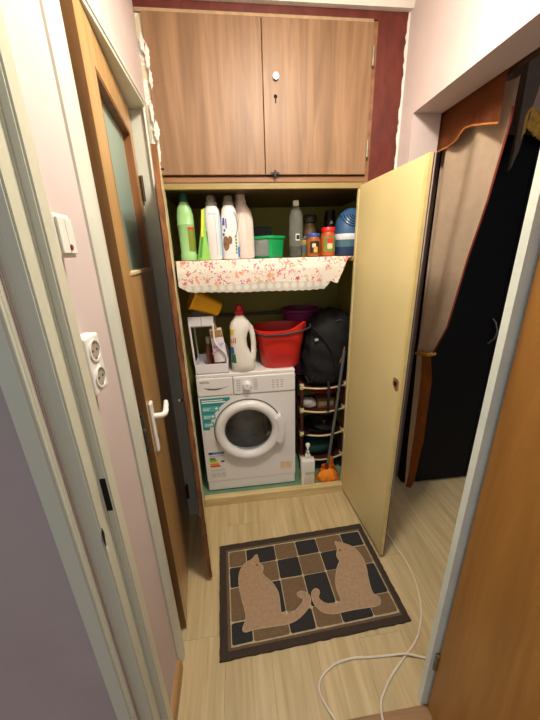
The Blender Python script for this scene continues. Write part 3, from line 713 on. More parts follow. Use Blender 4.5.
MB().prism([(-.010, .180), (.010, .180), (0, .200)], -.0352, -.0340, lambda a, b, h: (a, h, b)).build('triangle_mark', WPRINT, bc)
# 13 blue appliance with ribbed dome
ba = thing('blue_appliance', (.640, .125, SZ), 'rounded blue plastic appliance with ribbed dome and white band at right of shelf', 'appliance')
BLUE = mat('blue_plastic', (56, 92, 130), .3, var=.05); NAVY = mat('navy_plastic', (34, 56, 86), .25, var=.05)
MB().loft([(0, .084, .070), (.004, .088, .075), (.046, .088, .075)], 40, 2.6).build('base', NAVY, ba, smooth=40)
MB().loft([(.046, .088, .075), (.082, .089, .076)], 40, 2.6).build('lower_body', mat('slate_blue_plastic', (74, 108, 124), .25), ba, smooth=40)
MB().loft([(.082, .091, .078), (.086, .092, .079), (.108, .091, .078), (.112, .089, .076)], 40, 2.6).build('white_band', mat('band_white', (206, 212, 214), .35), ba, smooth=40)
DSs = [(.112, .088, .075), (.15, .085, .072), (.185, .076, .064), (.215, .060, .050), (.238, .036, .030), (.246, .010, .010)]
MB().loft(DSs, 40, 2.4).build('dome', BLUE, ba, smooth=60)
for k in range(5):
    pts = []
    for q in range(13):
        a = math.radians(180+180*q/12); rr = .014+.012*k
        lx = rr*math.cos(a)*1.1+.002; lz = .208+rr*math.sin(a)
        z_, rx, ry, _, _ = sec_at(DSs, max(.113, min(.244, lz)))
        pts.append((lx, -ry*math.sqrt(max(0, 1-min(1, abs(lx)/rx)**2.4))**(2/2.4) if False else -ry*(max(0, 1-min(.98, abs(lx)/rx)**2.4))**(1/2.4)-.0002, lz))
    MB().tube(pts, .0030, 6).build('grille_rib', NAVY, ba, smooth=60)
# white hook plate on the left wall inside
hk = MB().box(0, .012, -.022, .022, -.035, .035, .004).box(.012, .024, -.008, .008, -.02, .0, .003).build('wall_hook', WPLASTIC, None, (IX0+.0005, .045, 1.69)); tag(hk, 'small white plastic hook on left inner side of cupboard', 'hook')

# ================================================================== THINGS ON THE WASHING MACHINE
TZ = .9095
# two-tier white rack
rk = thing('storage_rack', (-.183, .17, TZ), 'two-tier white plastic rack standing on washing machine', 'rack')
RW = mat('rack_white', (224, 222, 228), .4, var=.02)
def tray(x0, x1, y0, y1, z0, h, th=.004):
    return MB().box(x0, x1, y0, y1, z0, z0+.005).box(x0, x1, y0, y0+th, z0, z0+h, .0015).box(x0, x1, y1-th, y1, z0, z0+h, .0015).box(x0, x0+th, y0, y1, z0, z0+h, .0015).box(x1-th, x1, y0, y1, z0, z0+h, .0015)
tray(-.098, .098, -.098, .12, 0, .062).build('lower_tray', RW, rk)
tray(-.112, .032, -.075, .12, .283, .058).build('upper_tray', RW, rk)
MB().box(-.040, -.036, -.0762, -.075, .286, .338).build('tray_seam_shade', mat('rack_shadow', (170, 168, 178), .6), rk)  # thin strip in a darker rack tone paints the seam's shade
for y in (-.078, .10):
    MB().tube([(-.098, y, .055), (-.103, y, .20), (-.106, y, .295)], .006, 8).build('post', RW, rk, smooth=60)
    MB().tube([(.092, y, .055), (.092, y, .090), (.085, y, .115), (.035, y, .178), (.026, y, .20), (.026, y, .295)], .006, 8).build('post', RW, rk, smooth=60)
# yellow tub tipped over on the rack's upper tray
yt = thing('yellow_scoop', (-.200, .165, 1.2525), 'yellow plastic tub tipped over on top of white rack', 'tub')
YP = mat('yellow_plastic', (240, 176, 22), .4, var=.04)
mt = Matrix.Translation((.008, -.01, .066)) @ Matrix.Rotation(math.radians(-62), 4, 'Y') @ Matrix.Rotation(math.radians(12), 4, 'X')
f = MB(); f.loft([(-.085, .036, .050), (-.080, .042, .056), (.070, .058, .076), (.072, .064, .082), (.084, .064, .082), (.0845, .056, .074), (-.070, .038, .050)], 32, 4, closed_top=True, mtx=mt)
f.build('shell', YP, yt, smooth=35)
# white sachet bag and bottles in the rack's lower tray
vb = thing('powder_sachet', (-.126, .118, TZ+.062), 'white sachet with gold top and violet lettering in white rack', 'sachet', None, rot=(0, math.radians(-6), 0))
def sac(sg):
    return lambda u, v: ((u-.5)*(.082-.014*v), sg*(.016*math.sin(PI*u)*(1-v)**.6+.001), .205*v)
MB().grid(sac(-1), 8, 12).grid(sac(1), 8, 12).build('bag', mat('sachet_white', (226, 222, 228), .4), vb, smooth=60)
MB().grid(lambda u, v: ((u-.5)*(.074-.01*v), -.0175*(math.sin(PI*u)*.5+.5)*(1-(.78+.18*v))**.6-.003, .205*(.74+.20*v)), 6, 4).build('gold_top', mat('gold_foil', (176, 136, 80), .35, .3, var=.3, scale=60), vb)
text('lettering', 'Vanish', .026, (0, -.0185, .105), (PI/2, math.radians(-20), 0), mat('violet_pink_print', (168, 84, 186), .5), vb)
MB().box(-.026, .026, -.0182, -.0172, .068, .074, mtx=Matrix.Rotation(math.radians(-18), 4, 'Y')).build('pink_line', mat('pink_print', (226, 130, 190), .5), vb)
MB().loft([(.196, .011, .008), (.215, .009, .007), (.232, .006, .006), (.236, .004, .004)], 14).build('gold_cap', mat('gold_cap', (176, 130, 50), .4), vb, smooth=50)
rb = thing('red_bottle', (-.150, .215, TZ+.006), 'dark red bottle lying low behind sachet in white rack', 'bottle')
MB().loft([(0, .036, .024), (.004, .040, .028), (.10, .040, .028), (.125, .026, .02), (.14, .014, .014), (.17, .012, .012)], 24).build('body', mat('crimson_plastic', (150, 22, 44), .35), rb, smooth=40)
MB().loft([(.17, .014, .014), (.19, .013, .013)], 16).build('cap', WPLASTIC, rb, smooth=40)
bb_ = thing('brown_bottle', (-.205, .205, TZ+.006), 'small brown bottle with pale cap standing in white rack', 'bottle')
MB().loft([(0, .016, .016), (.003, .018, .018), (.12, .018, .018), (.14, .010, .010), (.15, .010, .010)], 20).build('body', mat('brown_plastic', (120, 72, 48), .4), bb_, smooth=40)
MB().loft([(.15, .013, .013), (.19, .012, .012)], 16).build('cap', mat('cream_cap', (206, 190, 178), .4), bb_, smooth=40)
# white detergent jug with red cap
dj = thing('detergent_jug', (.002, .108, TZ), 'white laundry detergent jug with red cap on washing machine', 'bottle')
JS = [(0, .062, .040), (.006, .068, .046), (.05, .070, .047), (.10, .060, .046, -.008, 0), (.15, .050, .045, -.018, 0), (.20, .048, .044, -.019, 0), (.235, .052, .043, -.013, 0), (.268, .062, .042, -.004, 0), (.298, .054, .038, -.004, 0), (.320, .036, .030, -.004, 0), (.335, .025, .024, -.004, 0), (.345, .022, .022, -.004, 0)]
JW = mat('jug_white', (226, 222, 214), .32, var=.02)
MB().loft(JS, 32, 2.4).build('body', JW, dj, smooth=45)
MB().tube([(.040, 0, .285), (.054, 0, .262), (.064, 0, .225), (.069, 0, .175), (.068, 0, .12), (.060, 0, .075), (.045, 0, .045)], [.014, .018, .0165, .0155, .0165, .020, .022], 14).build('handle', JW, dj, smooth=70)
RC = mat('red_cap_plastic', (182, 30, 44), .35)
MB().loft([(.340, .027, .027, -.004, 0), (.364, .026, .026, -.004, 0), (.367, .022, .022, -.004, 0), (.392, .019, .019, -.004, 0), (.398, .014, .014, -.004, 0)], 24).build('cap', RC, dj, smooth=40)
wrap(JS, -160, -122, .232, .262, 2.4, .001, 6, 4).build('label', mat('yellow_label', (232, 196, 40), .5), dj)
wrap(JS, -162, -118, .06, .115, 2.4, .001, 6, 6).build('label', mat('dark_green_label', (30, 110, 92), .5), dj)
wrap(JS, -162, -124, .117, .158, 2.4, .001, 6, 6).build('label', mat('blue_label', (44, 92, 168), .5), dj)
text('lettering', 'sil', .050, (-.050, -.0405, .198), (PI/2, 0, math.radians(-28)), mat('red_print', (196, 48, 40), .5), dj)
# red bucket with raised spout and grey bail handle
bk = thing('red_bucket', (.240, .215, TZ), 'red plastic mop bucket with raised spout and dark handle on washing machine', 'bucket')
REDP2 = mat('red_bucket_plastic', (212, 44, 36), .38, var=.04)
f = MB(); t = f.bm; seg = 48; R_ = []
def ringv(rx, ry, z, tilt, spout, n=3.2):
    out = []
    for i in range(seg):
        a = 2*PI*i/seg; c, s_ = math.cos(a), math.sin(a)
        x_ = rx*math.copysign(abs(c)**(2/n), c); y_ = ry*math.copysign(abs(s_)**(2/n), s_)
        d = abs(((math.degrees(a)-312)+180) % 360-180)
        k = max(0, 1-d/38)
        out.append(t.verts.new((x_*(1+.08*k*spout), y_*(1+.10*k*spout), z+tilt*x_+spout*.052*k)))
    return out
rows = [ringv(.112, .118, 0, 0, 0), ringv(.118, .124, .006, 0, 0), ringv(.150, .138, .205, .0, 0), ringv(.152, .140, .210, 0, .4), ringv(.158, .148, .212, 0, .5), ringv(.160, .150, .236, 0, 1), ringv(.154, .144, .238, 0, 1), ringv(.148, .134, .20, 0, 0), ringv(.114, .118, .010, 0, 0)]
for a, b_ in zip(rows, rows[1:]):
    for i in range(seg): t.faces.new((a[i], a[(i+1) % seg], b_[(i+1) % seg], b_[i]))
t.faces.new(rows[0][::-1]); t.faces.new(rows[-1])
f.build('shell', REDP2, bk, smooth=45)
MB().tube([(-.165, -.06, .218), (-.10, -.158, .214), (.0, -.168, .222), (.10, -.180, .238), (.165, -.15, .252), (.19, -.05, .25)], .0065, 8).build('bail_handle', mat('dark_grey_plastic', (52, 48, 50), .45), bk, smooth=60)
# purple tub behind the bucket
pt = thing('purple_basin', (.430, .455, .742), 'dark purple plastic basin behind red bucket', 'basin')
PUR = mat('purple_plastic', (134, 44, 104), .35, var=.05)
f = MB(); f.loft([(0, .07, .07), (.006, .08, .08), (.45, .128, .112), (.458, .140, .124), (.47, .140, .124), (.472, .128, .112), (.02, .075, .075)], 40, 2.2); f.build('shell', PUR, pt, smooth=40)

# ================================================================== RIGHT SIDE OF THE CUPBOARD: RACK, BAG, MOP
sr = thing('plastic_shelf_unit', (.535, .27, .055), 'narrow cream plastic shelving unit with dark posts beside washing machine', 'shelf unit')
CREAMP = mat('cream_plastic', (214, 196, 150), .45, var=.05); DPOST = mat('dark_red_post', (70, 30, 24), .5)
def shelf_poly(off=0):
    pl = [(-.160+off, .15-off), (-.160+off, -.09+off)]
    for k in range(9):
        u = k/8; pl.append((-.160+off+(.32-2*off)*u, -.09+off-.045*math.sin(PI*u)))
    pl.append((.160-off, .15-off)); return pl
for z in (.10, .30, .485, .66):
    s_ = MB().prism(shelf_poly(.004), z, z+.008).build('shelf_board', DPOST, sr)
    pl = shelf_poly(); 
    f = MB()
    f.tube([(x_, y_, z+.012) for x_, y_ in pl[1:-1]], .0065, 8); f.build('shelf_rim', CREAMP, s_, smooth=60)
    for sx in (-.150, .150):
        MB().box(sx-.014, sx+.014, -.096, -.064, z-.006, z+.030, .004).build('bracket', CREAMP, s_)
for sx in (-.150, .150):
    for sy in (-.08, .13): MB().box(sx-.011, sx+.011, sy-.011, sy+.011, 0, .685, .003).build('post', DPOST, sr)
# contents of the unit
def blob(name, loc, rx, ry, rz_, m, label, cat, seed=0, amp=.12, mtx=None, n=2.4):
    random.seed(seed); ph = [random.uniform(0, 6) for _ in range(6)]
    f = MB(); t = f.bm; nu, nv = 28, 16; rows = []
    for j in range(1, nv):
        th_ = PI*j/nv; row = []
        for i in range(nu):
            a = 2*PI*i/nu; k = 1+amp*(math.sin(3*a+ph[0]+2*th_)*.5+math.sin(5*th_+ph[1]+a*2)*.35+math.sin(7*a+ph[2]-3*th_)*.25)
            c, s2, ct, stt = math.cos(a), math.sin(a), math.cos(th_), math.sin(th_)
            e = 2/n
            row.append(t.verts.new((rx*k*math.copysign(abs(c)**e, c)*stt**e, ry*k*math.copysign(abs(s2)**e, s2)*stt**e, rz_+rz_*(math.copysign(abs(ct)**e, ct))*(k if ct > 0 else 1))))
        rows.append(row)
    for a_, b_ in zip(rows, rows[1:]):
        for i in range(nu): t.faces.new((a_[i], a_[(i+1) % nu], b_[(i+1) % nu], b_[i]))
    t.faces.new(rows[0]); t.faces.new(rows[-1][::-1])
    o = f.build(name, m, None, loc, smooth=60); tag(o, label, cat); return o
blob('red_cloth', (.565, .29, .635), .10, .08, .028, mat('red_cloth', (150, 24, 26), .85, bump=.3), 'folded red cloth on second shelf of cream unit', 'cloth', 1)
blob('white_bag', (.445, .235, .5502), .050, .045, .034, mat('white_bag', (176, 170, 166), .5), 'crumpled white bag on second shelf of cream unit', 'bag', 2)
bx = thing('card_box', (.560, .25, .5496), 'small brown box on second shelf of cream unit', 'box')
MB().box(-.06, .06, -.05, .05, 0, .07, .003).build('carton', mat('brown_card', (112, 80, 46), .7), bx); MB().box(-.05, .05, -.0512, -.0500, .02, .05).build('label', mat('pale_label', (150, 130, 96), .6), bx)
pan = thing('frying_pan', (.520, .265, .3645), 'black pan on third shelf of cream unit', 'pan')
MB().loft([(0, .09, .09), (.004, .10, .10), (.035, .12, .12), (.036, .116, .116), (.008, .095, .095)], 36).build('pan_body', BLACKP, pan, smooth=40)
MB().tube([(-.075, -.09, .03), (-.11, -.13, .034), (-.135, -.155, .036)], .007, 8).build('handle', BLACKP, pan, smooth=60)
ldp = MB().loft([(0, .085, .085), (.004, .088, .088), (.010, .06, .06), (.016, .02, .02), (.018, .010, .010), (.035, .014, .014)], 32).build('pan_lid', STEEL, None, (.560, .235, .4015), smooth=40); tag(ldp, 'shiny steel lid lying on black pan', 'lid')
blob('green_cloth', (.530, .26, .1645), .115, .085, .060, mat('dark_green_cloth', (26, 62, 52), .9, bump=.3), 'bundle of dark green cloth on lowest shelf of cream unit', 'cloth', 5)
# black backpack resting on the unit
bp_ = thing('backpack', (.530, .245, .742), 'black backpack with orange piping crammed above shelving unit', 'backpack')
random.seed(11)
f = MB(); t = f.bm; nu, nv = 40, 26; rows = []
BT = [(0, .12), (.03, .150), (.13, .172), (.28, .174), (.38, .158), (.44, .125), (.485, .070), (.502, .015)]
for j in range(nv+1):
    z = .502*j/nv; r = interp(BT, z); row = []
    for i in range(nu):
        a = 2*PI*i/nu; c, s2 = math.cos(a), math.sin(a); e = 2/2.5
        wr_ = 1+.028*math.sin(8*a+z*34)+.030*math.sin(z*55+3*a)+.02*math.sin(13*a-z*22)
        row.append(t.verts.new((.022+.05*z+r*math.copysign(abs(c)**e, c)*wr_*.94, .66*r*math.copysign(abs(s2)**e, s2)*wr_, z)))
    rows.append(row)
for a_, b_ in zip(rows, rows[1:]):
    for i in range(nu): t.faces.new((a_[i], a_[(i+1) % nu], b_[(i+1) % nu], b_[i]))
t.faces.new(rows[0][::-1]); t.faces.new(rows[-1])
f.build('body', BLACK, bp_, smooth=70)
MB().tube([(-.09, -.105, .40), (-.03, -.124, .34), (.02, -.128, .26), (.05, -.128, .18), (.06, -.12, .10)], .006, 6).build('seam', BLACK, bp_, smooth=60)
MB().tube([(.095, -.075, .405), (.118, -.085, .35), (.126, -.09, .29), (.118, -.10, .23), (.09, -.112, .16)], [.002, .004, .007, .005, .002], 6).build('orange_piping', mat('orange_piping', (206, 132, 30), .6), bp_, smooth=60)
MB().box(-.078, -.056, -.118, -.110, .315, .330, .002, mtx=None).build('logo_patch', mat('silver_logo', (190, 190, 190), .5), bp_)
MB().tube([(.06, -.098, .43), (.09, -.088, .435), (.115, -.075, .41), (.13, -.06, .37)], .0035, 6).build('zipper', mat('grey_zip', (110, 110, 112), .5, .4), bp_, smooth=60)
MB().tube([(.02, -.110, .03), (.012, -.150, .0), (.010, -.155, -.08), (.012, -.152, -.16)], .009, 6).build('strap', BLACK, bp_, smooth=60)
MB().tube([(-.12, -.06, .06), (-.11, -.10, .03), (-.095, -.11, .04), (-.07, -.115, .10)], .008, 6).build('strap', BLACK, bp_, smooth=60)
# mop: pole, socket, orange head
mp_ = thing('mop', (.545, .066, .0555), 'mop with grey metal pole and orange microfibre head', 'mop')
ORG = mat('orange_microfibre', (250, 146, 44), .9, var=.12, scale=30, bump=.5)
MB().tube([(.0, .010, .09), (.045, .018, .50), (.086, .026, .94)], .0105, 12).build('pole', mat('grey_pole', (128, 132, 136), .35, .7), mp_, smooth=60)
MB().loft([(.045, .022, .02), (.06, .020, .018), (.10, .012, .012), (.125, .011, .011)], 16, mtx=Matrix.Translation((-.005, .008, 0))).build('socket', mat('dark_red_socket', (112, 26, 22), .5), mp_, smooth=50)
random.seed(21)
ph_ = MB().loft([(.002, .070, .030), (.02, .078, .036), (.05, .066, .032), (.075, .040, .022), (.085, .012, .012)], 28)
for v in ph_.bm.verts:
    a_ = math.atan2(v.co.y, v.co.x); k_ = 1+.10*math.sin(7*a_)+.07*math.sin(11*a_+v.co.z*60); v.co.x *= k_; v.co.y *= k_
ph_.build('mop_pad', ORG, mp_, smooth=60)
for k in range(15):
    a = 2*PI*k/15+random.uniform(-.1, .1); R0 = random.uniform(.066, .084); hh = random.uniform(.07, .12) if math.sin(a) > .2 else random.uniform(.025, .055)
    if k in (2, 3): hh = .19
    sx, sy = (1.0, .42)
    c, s2 = math.cos(a), math.sin(a)
    wd = random.uniform(.014, .022)
    def strip(u, v, c=c, s2=s2, R0=R0, hh=hh, wd=wd):
        r = .012+R0*v; z = .050+hh*math.sin(PI*min(1, v*1.02))*(.8 if v < .5 else .55)-.049*v
        px, py = c*r, s2*r*sy
        tx, ty = -s2, c*.5
        return (px+tx*wd*(u-.5)*2*(.6+.4*v), py+ty*wd*(u-.5)*2*.6, max(.002, z+.006*math.sin(u*9+v*7)))
    MB().grid(strip, 4, 9, thick=.005).build('mop_strip', ORG, mp_, smooth=60)
# white pump soap bottle
sb = thing('soap_bottle', (.397, .050, .0555), 'white soap bottle with pump standing beside orange mop', 'bottle')
SBS = [(0, .042, .026), (.005, .046, .030), (.190, .048, .030), (.198, .044, .028), (.206, .020, .018), (.212, .016, .016)]
MB().loft(SBS, 32, 4).build('body', WPLASTIC, sb, smooth=40)
MB().loft([(.212, .018, .018), (.232, .018, .018), (.236, .012, .012), (.262, .011, .011)], 18).build('pump_collar', WPLASTIC, sb, smooth=40)
MB().tube([(0, 0, .262), (0, 0, .310)], .0045, 10).build('pump_stem', WPLASTIC, sb, smooth=50)
MB().loft([(.298, .014, .014), (.312, .016, .016), (.318, .012, .012)], 16).tube([(0, 0, .309), (-.008, -.03, .309), (-.010, -.042, .302)], .005, 8).build('pump_head', WPLASTIC, sb, smooth=50)
MB().box(-.020, .042, -.0312, -.0300, .095, .112).build('moulded_mark', mat('soap_grey', (196, 190, 184), .5), sb)

# ================================================================== RUG
rg = thing('rug', (-.2028, -.3227, .0006), 'brown checked rug with two facing tan cats on hall floor', 'rug', None, .0392)
RWd, RHt = .8487, .5248
PILE = dict(bump=.8, scale=70, var=.12)
DB_ = mat('pile_dark_brown', (62, 50, 42), .95, **PILE); MBR = mat('pile_mid_brown', (104, 84, 60), .95, **PILE)
TBR = mat('pile_taupe_brown', (118, 94, 68), .95, **PILE); BLK = mat('pile_charcoal', (46, 44, 44), .95, **PILE); CRM = mat('pile_cream', (188, 172, 142), .95, **PILE); TAN = mat('pile_tan', (172, 142, 112), .95, **PILE)
random.seed(5)
def wavy(x0, x1, y0, y1, k=40, amp=.0016):
    pl = []
    for i in range(k): pl.append((x0+(x1-x0)*i/k, y0+random.uniform(-amp, amp)))
    for i in range(k): pl.append((x1+random.uniform(-amp, amp), y0+(y1-y0)*i/k))
    for i in range(k): pl.append((x1-(x1-x0)*i/k, y1+random.uniform(-amp, amp)))
    for i in range(k): pl.append((x0+random.uniform(-amp, amp), y1-(y1-y0)*i/k))
    return pl
MB().prism(wavy(0, RWd, 0, -RHt), 0, .009, bev=.002).build('dark_border', DB_, rg)
MB().prism(wavy(.036, RWd-.028, -.034, -.497, 30, .0008), .0090, .0096).build('brown_band', MBR, rg)
MB().prism(wavy(.049, .814, -.046, -.487, 30, .0008), .0096, .0101).build('cream_field', CRM, rg)
cols = [.052, .145, .306, .425, .547, .694, .811]; rws = [.050, .140, .245, .396, .483]
for r in range(4):
    for c in range(6):
        x0, x1, y0, y1 = cols[c]+.0022, cols[c+1]-.0022, -rws[r]-.0022, -rws[r+1]+.0022
        q = .006; jit = lambda: random.uniform(-.0018, .0018)
        pl = [(x0+q, y0+jit()), (x1-q, y0+jit()), (x1+jit()*.5, y0-q), (x1+jit()*.5, y1+q), (x1-q, y1+jit()), (x0+q, y1+jit()), (x0+jit()*.5, y1+q), (x0+jit()*.5, y0-q)]
        MB().prism(pl, .0101, .0120, bev=.001).build('pile_square', TBR if (r+c) % 2 == 0 else BLK, rg)
def smooth_poly(p, it=2):
    for _ in range(it):
        q = []
        for a, b_ in zip(p, p[1:]+p[:1]): q += [(a[0]*.75+b_[0]*.25, a[1]*.75+b_[1]*.25), (a[0]*.25+b_[0]*.75, a[1]*.25+b_[1]*.75)]
        p = q
    return p
catL = [(0.205, 0.086), (0.211, 0.121), (0.21, 0.142), (0.228, 0.156), (0.229, 0.178), (0.216, 0.201), (0.264, 0.252), (0.287, 0.308), (0.283, 0.357), (0.28, 0.398), (0.293, 0.408), (0.339, 0.403), (0.381, 0.379), (0.401, 0.353), (0.375, 0.344), (0.371, 0.325), (0.393, 0.317), (0.421, 0.33), (0.433, 0.35), (0.430, 0.374), (0.399, 0.409), (0.341, 0.439), (0.291, 0.445), (0.243, 0.442), (0.147, 0.438), (0.113, 0.444), (0.1, 0.434), (0.105, 0.419), (0.117, 0.399), (0.122, 0.373), (0.109, 0.316), (0.097, 0.253), (0.097, 0.2), (0.109, 0.157), (0.139, 0.126), (0.175, 0.114), (.190, .098)]
catR = [(0.652, 0.088), (0.668, 0.098), (0.69, 0.108), (0.732, 0.132), (0.756, 0.169), (0.766, 0.222), (0.761, 0.263), (0.744, 0.317), (0.731, 0.377), (0.737, 0.399), (0.755, 0.41), (0.752, 0.431), (0.734, 0.446), (0.661, 0.443), (0.599, 0.44), (0.516, 0.444), (0.469, 0.428), (0.443, 0.394), (0.437, 0.36), (0.444, 0.331), (0.468, 0.318), (0.483, 0.329), (0.482, 0.344), (0.466, 0.36), (0.483, 0.388), (0.519, 0.403), (0.562, 0.402), (0.573, 0.389), (0.568, 0.348), (0.574, 0.308), (0.598, 0.257), (0.619, 0.226), (0.639, 0.206), (0.631, 0.191), (0.633, 0.166), (0.649, 0.143), (0.651, 0.115)]
for nm, pl, ey in (('cat_figure', catL, (.198, .151)), ('cat_figure', catR, (.661, .149))):
    cx, cy = sum(a for a, _ in pl)/len(pl), sum(b_ for _, b_ in pl)/len(pl)
    cf = MB().prism([(a, -b_) for a, b_ in smooth_poly(pl)], .0121, .0138).build(nm, TAN, rg)
    pts = smooth_poly(pl)
    MB().tube([(a, -b_, .0118) for a, b_ in pts], .0022, 5, True).build('cat_outline', CRM, cf)
    MB().loft([(.0138, .0055, .0045), (.0146, .0050, .0040)], 10, mtx=Matrix.Translation((ey[0], -ey[1], 0))).build('eye', BLK, cf)

# ================================================================== WHITE CABLE
def catmull(p, k=8):
    p = [Vector(q) for q in p]; out = []
    for i in range(len(p)-1):
        a, b_, c, d = p[max(i-1, 0)], p[i], p[i+1], p[min(i+2, len(p)-1)]
        for s_ in range(k):
            u = s_/k; out.append(.5*((2*b_)+(c-a)*u+(2*a-5*b_+4*c-d)*u*u+(3*b_-a-3*c+d)*u**3))
    out.append(p[-1]); return out
c1 = [(.80, -.10), (.782, -.24), (0.778, -0.353), (0.781, -0.453), (0.789, -0.543), (0.783, -0.639), (0.753, -0.739), (0.709, -0.816), (0.645, -0.883), (0.571, -0.927), (0.489, -0.976), (0.436, -1.018), (0.411, -1.045)]
c2 = [(.396, -1.09), (.39, -1.17), (.36, -1.22), (.30, -1.20)]
c3 = [(.262, -1.14), (0.233, -1.069), (0.206, -1.015), (0.198, -0.975), (0.223, -0.941), (0.28, -0.914), (0.355, -0.905), (0.429, -0.911), (0.512, -0.916)]
c4 = [(0.572, -0.924), (0.637, -0.939), (.72, -.965), (.79, -.99)]
path = [(x, y, .0048) for x, y in c1] + [(x, y, .0092) for x, y in c2] + [(x, y, .0048 if y > -1.06 else .0092) for x, y in c3] + [(c4[0][0], c4[0][1], .0150)] + [(x, y, .0048) for x, y in c4[1:]]
cab = MB().tube(catmull(path), .0042, 8).build('power_cable', mat('white_cable', (226, 216, 196), .45), None, smooth=70)
tag(cab, 'white power cable looping across laminate floor near threshold', 'cable')

# ================================================================== SWITCH AND SOCKET ON THE LEFT WALL
sw = thing('light_switch', (XL, -1.002, 1.610), 'white light switch with red indicator on pink wall', 'light switch')
SWP = mat('switch_plastic', (226, 226, 216), .35, var=.02)
MB().box(0.0005, .026, -.030, .030, -.037, .037, .004, 3).build('housing', SWP, sw)
MB().box(.026, .031, -.025, -.0006, -.030, .030, .0015).build('rocker', SWP, sw); MB().box(.026, .031, .0006, .025, -.030, .030, .0015).build('rocker', SWP, sw)
MB().loft([(0, .0055, .0055), (.0015, .0045, .0045)], 16, mtx=Matrix.Translation((.0309, .004, -.019)) @ Matrix.Rotation(PI/2, 4, 'Y')).build('indicator', mat('dark_red_lens', (130, 30, 36), .3), sw)
so = thing('wall_socket', (XL, -1.000, 1.364), 'white double wall socket below light switch', 'socket')
f = MB().box(.0005, .030, -.032, .032, -.061, .061, .005, 3); f.build('housing', WPLASTIC, so)
for zz in (.029, -.029):
    rg_ = MB().loft([(.0, .0235, .0235), (.003, .0235, .0235), (.003, .0195, .0195), (-.002, .019, .019)], 28, closed_bottom=False, closed_top=False, mtx=Matrix.Translation((.0302, 0, zz)) @ Matrix.Rotation(PI/2, 4, 'Y')).build('socket_ring', WPLASTIC, so, smooth=40)
    MB().loft([(0, .0192, .0192), (.0006, .0192, .0192)], 28, mtx=Matrix.Translation((.0302, 0, zz)) @ Matrix.Rotation(PI/2, 4, 'Y')).build('socket_well', mat('well_grey', (170, 160, 146), .6), rg_, smooth=40)
    for sy in (-.0095, .0095):
        MB().loft([(0, .0028, .0028), (.0004, .0028, .0028)], 12, mtx=Matrix.Translation((.0310, sy, zz)) @ Matrix.Rotation(PI/2, 4, 'Y')).build('pin_hole', DARK, rg_)
    for sz in (-.0165, .0165): MB().box(.0305, .0322, -.003, .003, zz+sz-.002, zz+sz+.002).build('earth_clip', STEEL, rg_)

# ================================================================== CURTAIN IN THE OPENING
cu = thing('curtain', (.994, -.12, 0), 'beige curtain with brown valance tied back in open doorway', 'curtain')
BEIGE = mat('beige_curtain', (222, 198, 170), .85, var=.05, scale=30, bump=.15); RUST = mat('rust_fabric', (126, 66, 28), .8, var=.15, scale=9, bump=.2)
RT = [(1.04, -.215), (1.055, -.222), (1.21, -.295), (1.53, -.350), (1.74, -.400), (2.0, -.438), (2.14, -.440)]
LTb = [(1.04, -.085), (1.55, -.060), (2.14, -.045)]
def cpt(u, z, amp=1):
    yl, yr = interp(LTb, z), interp(RT, z); y = yl+(yr-yl)*u
    k = (z-1.04)/1.1
    return (.024*amp*(.35+.65*k)*math.sin(u*PI*4.6+.9)*(1 if k > 0 else .6)+.005*math.sin(u*21), y+.12, z)
MB().grid(lambda u, v: cpt(u, 1.04+1.095*v), 60, 30, thick=.002).build('drape', BEIGE, cu, smooth=80)
MB().tube([Vector(cpt(1, 1.04+1.0*k/24))+Vector((-.003, -.001, 0)) for k in range(25)], .004, 6).build('red_edging', mat('dark_red_trim', (120, 40, 26), .8), cu, smooth=60)
def tailp(u, v):
    z = 1.04-.90*v
    yl = interp([(.14, -.145), (.42, -.120), (.76, -.105), (1.04, -.085)], z); yr = interp([(.14, -.205), (.23, -.238), (.55, -.267), (.915, -.256), (1.04, -.215)], z)
    return (.010*math.sin(u*10)+.004, yl+(yr-yl)*u+.12, z)
MB().grid(lambda u, v: tailp(.42+.58*u, v), 18, 20, thick=.002).build('tail', mat('dull_orange_fabric', (168, 98, 40), .8, var=.15, scale=12), cu, smooth=80)
MB().grid(lambda u, v: tailp(.44*u, v), 14, 20, thick=.002).build('tail', BEIGE, cu, smooth=80)
MB().tube([(-.016, 0.006, 1.02), (-.026, -.04, 1.035), (-.020, -.10, 1.045), (.010, -.104, 1.05), (.022, -.05, 1.04), (.014, .004, 1.02)], .011, 8, True).build('tieback', mat('gold_tieback', (176, 128, 44), .6), cu, smooth=60)
VB = [(-.450, 1.985), (-.424, 1.995), (-.30, 2.030), (-.268, 2.033), (-.234, 2.009), (-.207, 1.999), (-.108, 1.995)]
def val(u, v):
    y = -.060-.380*u; zb = interp(VB, y)
    return (-.038-.003*math.sin(u*17)*(1-v)-.002*math.sin(u*40)*(1-v), y+.12, zb+(2.15-zb)*v)
MB().grid(val, 48, 12, thick=.003).build('valance', RUST, cu, smooth=80)
MB().tube([Vector(val(k/40, 0))+Vector((-.002, 0, 0)) for k in range(41)], .004, 6).build('valance_edging', mat('tan_edging', (170, 104, 48), .8), cu, smooth=60)
MB().tube([(0, .01, 2.155), (0, -.86, 2.155)], .009, 10).build('rod', mat('brown_rod', (80, 50, 30), .5), cu, smooth=60)

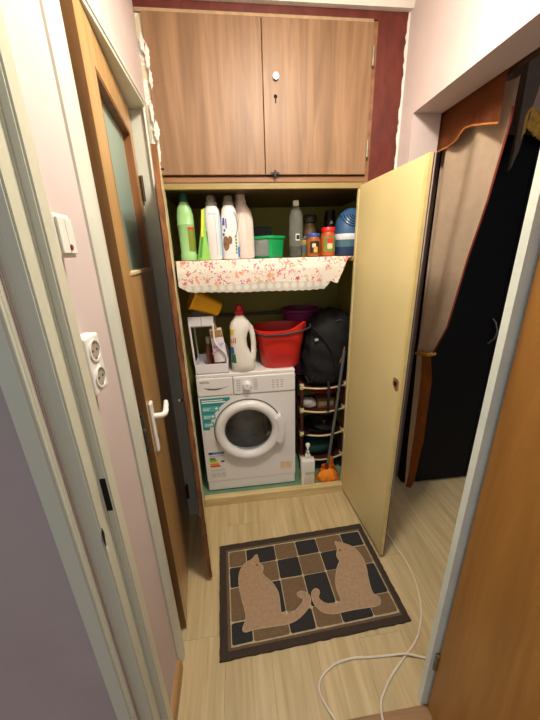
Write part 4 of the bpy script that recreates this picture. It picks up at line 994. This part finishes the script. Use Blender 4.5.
# ================================================================== BLACK WARDROBE AND SWAG IN THE NEXT ROOM
wd = thing('wardrobe', (1.55, -.01, 0), 'black wardrobe with curved steel handle seen through open doorway', 'wardrobe')
WB = mat('black_lacquer', (8, 8, 9), .6, var=.15, spec=.2)
MB().box(-.47, .47, .012, .080, .012, 2.10, .003).build('carcass', WB, wd)
MB().box(-.468, -.014, -.008, .012, .02, 2.09, .002).build('door', WB, wd)
dd = MB().box(-.010, .468, -.008, .012, .02, 2.09, .002).build('door', WB, wd)
MB().tube([(-.052, -.008, 1.172), (-.044, -.026, 1.150), (-.030, -.034, 1.10), (-.034, -.030, 1.055), (-.052, -.008, 1.018)], .005, 8).build('handle', mat('dim_steel', (130, 126, 120), .4, .8), wd, smooth=60)
MB().box(-.47, .47, .02, .075, 0, .012).build('plinth', WB, wd)
sg = thing('fringed_swag', (1.50, -.05, 2.05), 'gold fringed swag hanging above black wardrobe', 'valance')
SWM = mat('mauve_swag_fabric', (226, 198, 178), .85, var=.06)
SB = [(-.16, -.10), (-.12, -.03), (-.08, .06), (-.04, .03), (.0, .012), (.06, .0), (.15, .0), (.30, .0), (.40, .02)]
MB().grid(lambda u, v: (-.085+.50*u, .004*math.sin(u*30), interp(SB, -.085+.50*u)+.07+(.44-interp(SB, -.085+.50*u))*v), 30, 8, thick=.003).build('swag', SWM, sg, smooth=80)
GOLD = mat('gold_fringe', (216, 166, 70), .7, var=.25, scale=60)
f = MB(); random.seed(9)
for k in range(110):
    x_ = -.10+.50*k/109; zz = interp(SB, x_); f.box(x_-.0021, x_+.0021, -.014+random.uniform(-.002, .002), -.009, zz+random.uniform(-.006, .004), zz+.082)
f.build('fringe', GOLD, sg, kind='stuff')
MB().tube([(-.10+.50*k/40, -.012, interp(SB, -.10+.50*k/40)+.082) for k in range(41)], .006, 6).build('braid', GOLD, sg, smooth=60)
TL = [(-.14, .40), (-.03, .40), (-.065, .20), (-.090, .03), (-.10, -.04), (-.12, -.10), (-.128, -.12), (-.125, -.02), (-.132, .15)]
MB().prism(TL, -.004, .010, lambda a, b_, h: (a, h-.01, b_)).build('side_tail', mat('dark_brown_fabric', (104, 88, 78), .85), sg)

cl_ = thing('ceiling_lamp', (LAMP[0], LAMP[1], 2.60), 'round white ceiling lamp base above hall doorway', 'lamp')
MB().loft([(-.03, .10, .10), (-.02, .12, .12), (-.0005, .12, .12)], 32).build('base', WPLASTIC, cl_, smooth=40)
MB().loft([(-.034, .016, .016), (-.03, .016, .016)], 16).build('lamp_holder', BLACKP, cl_, smooth=40)
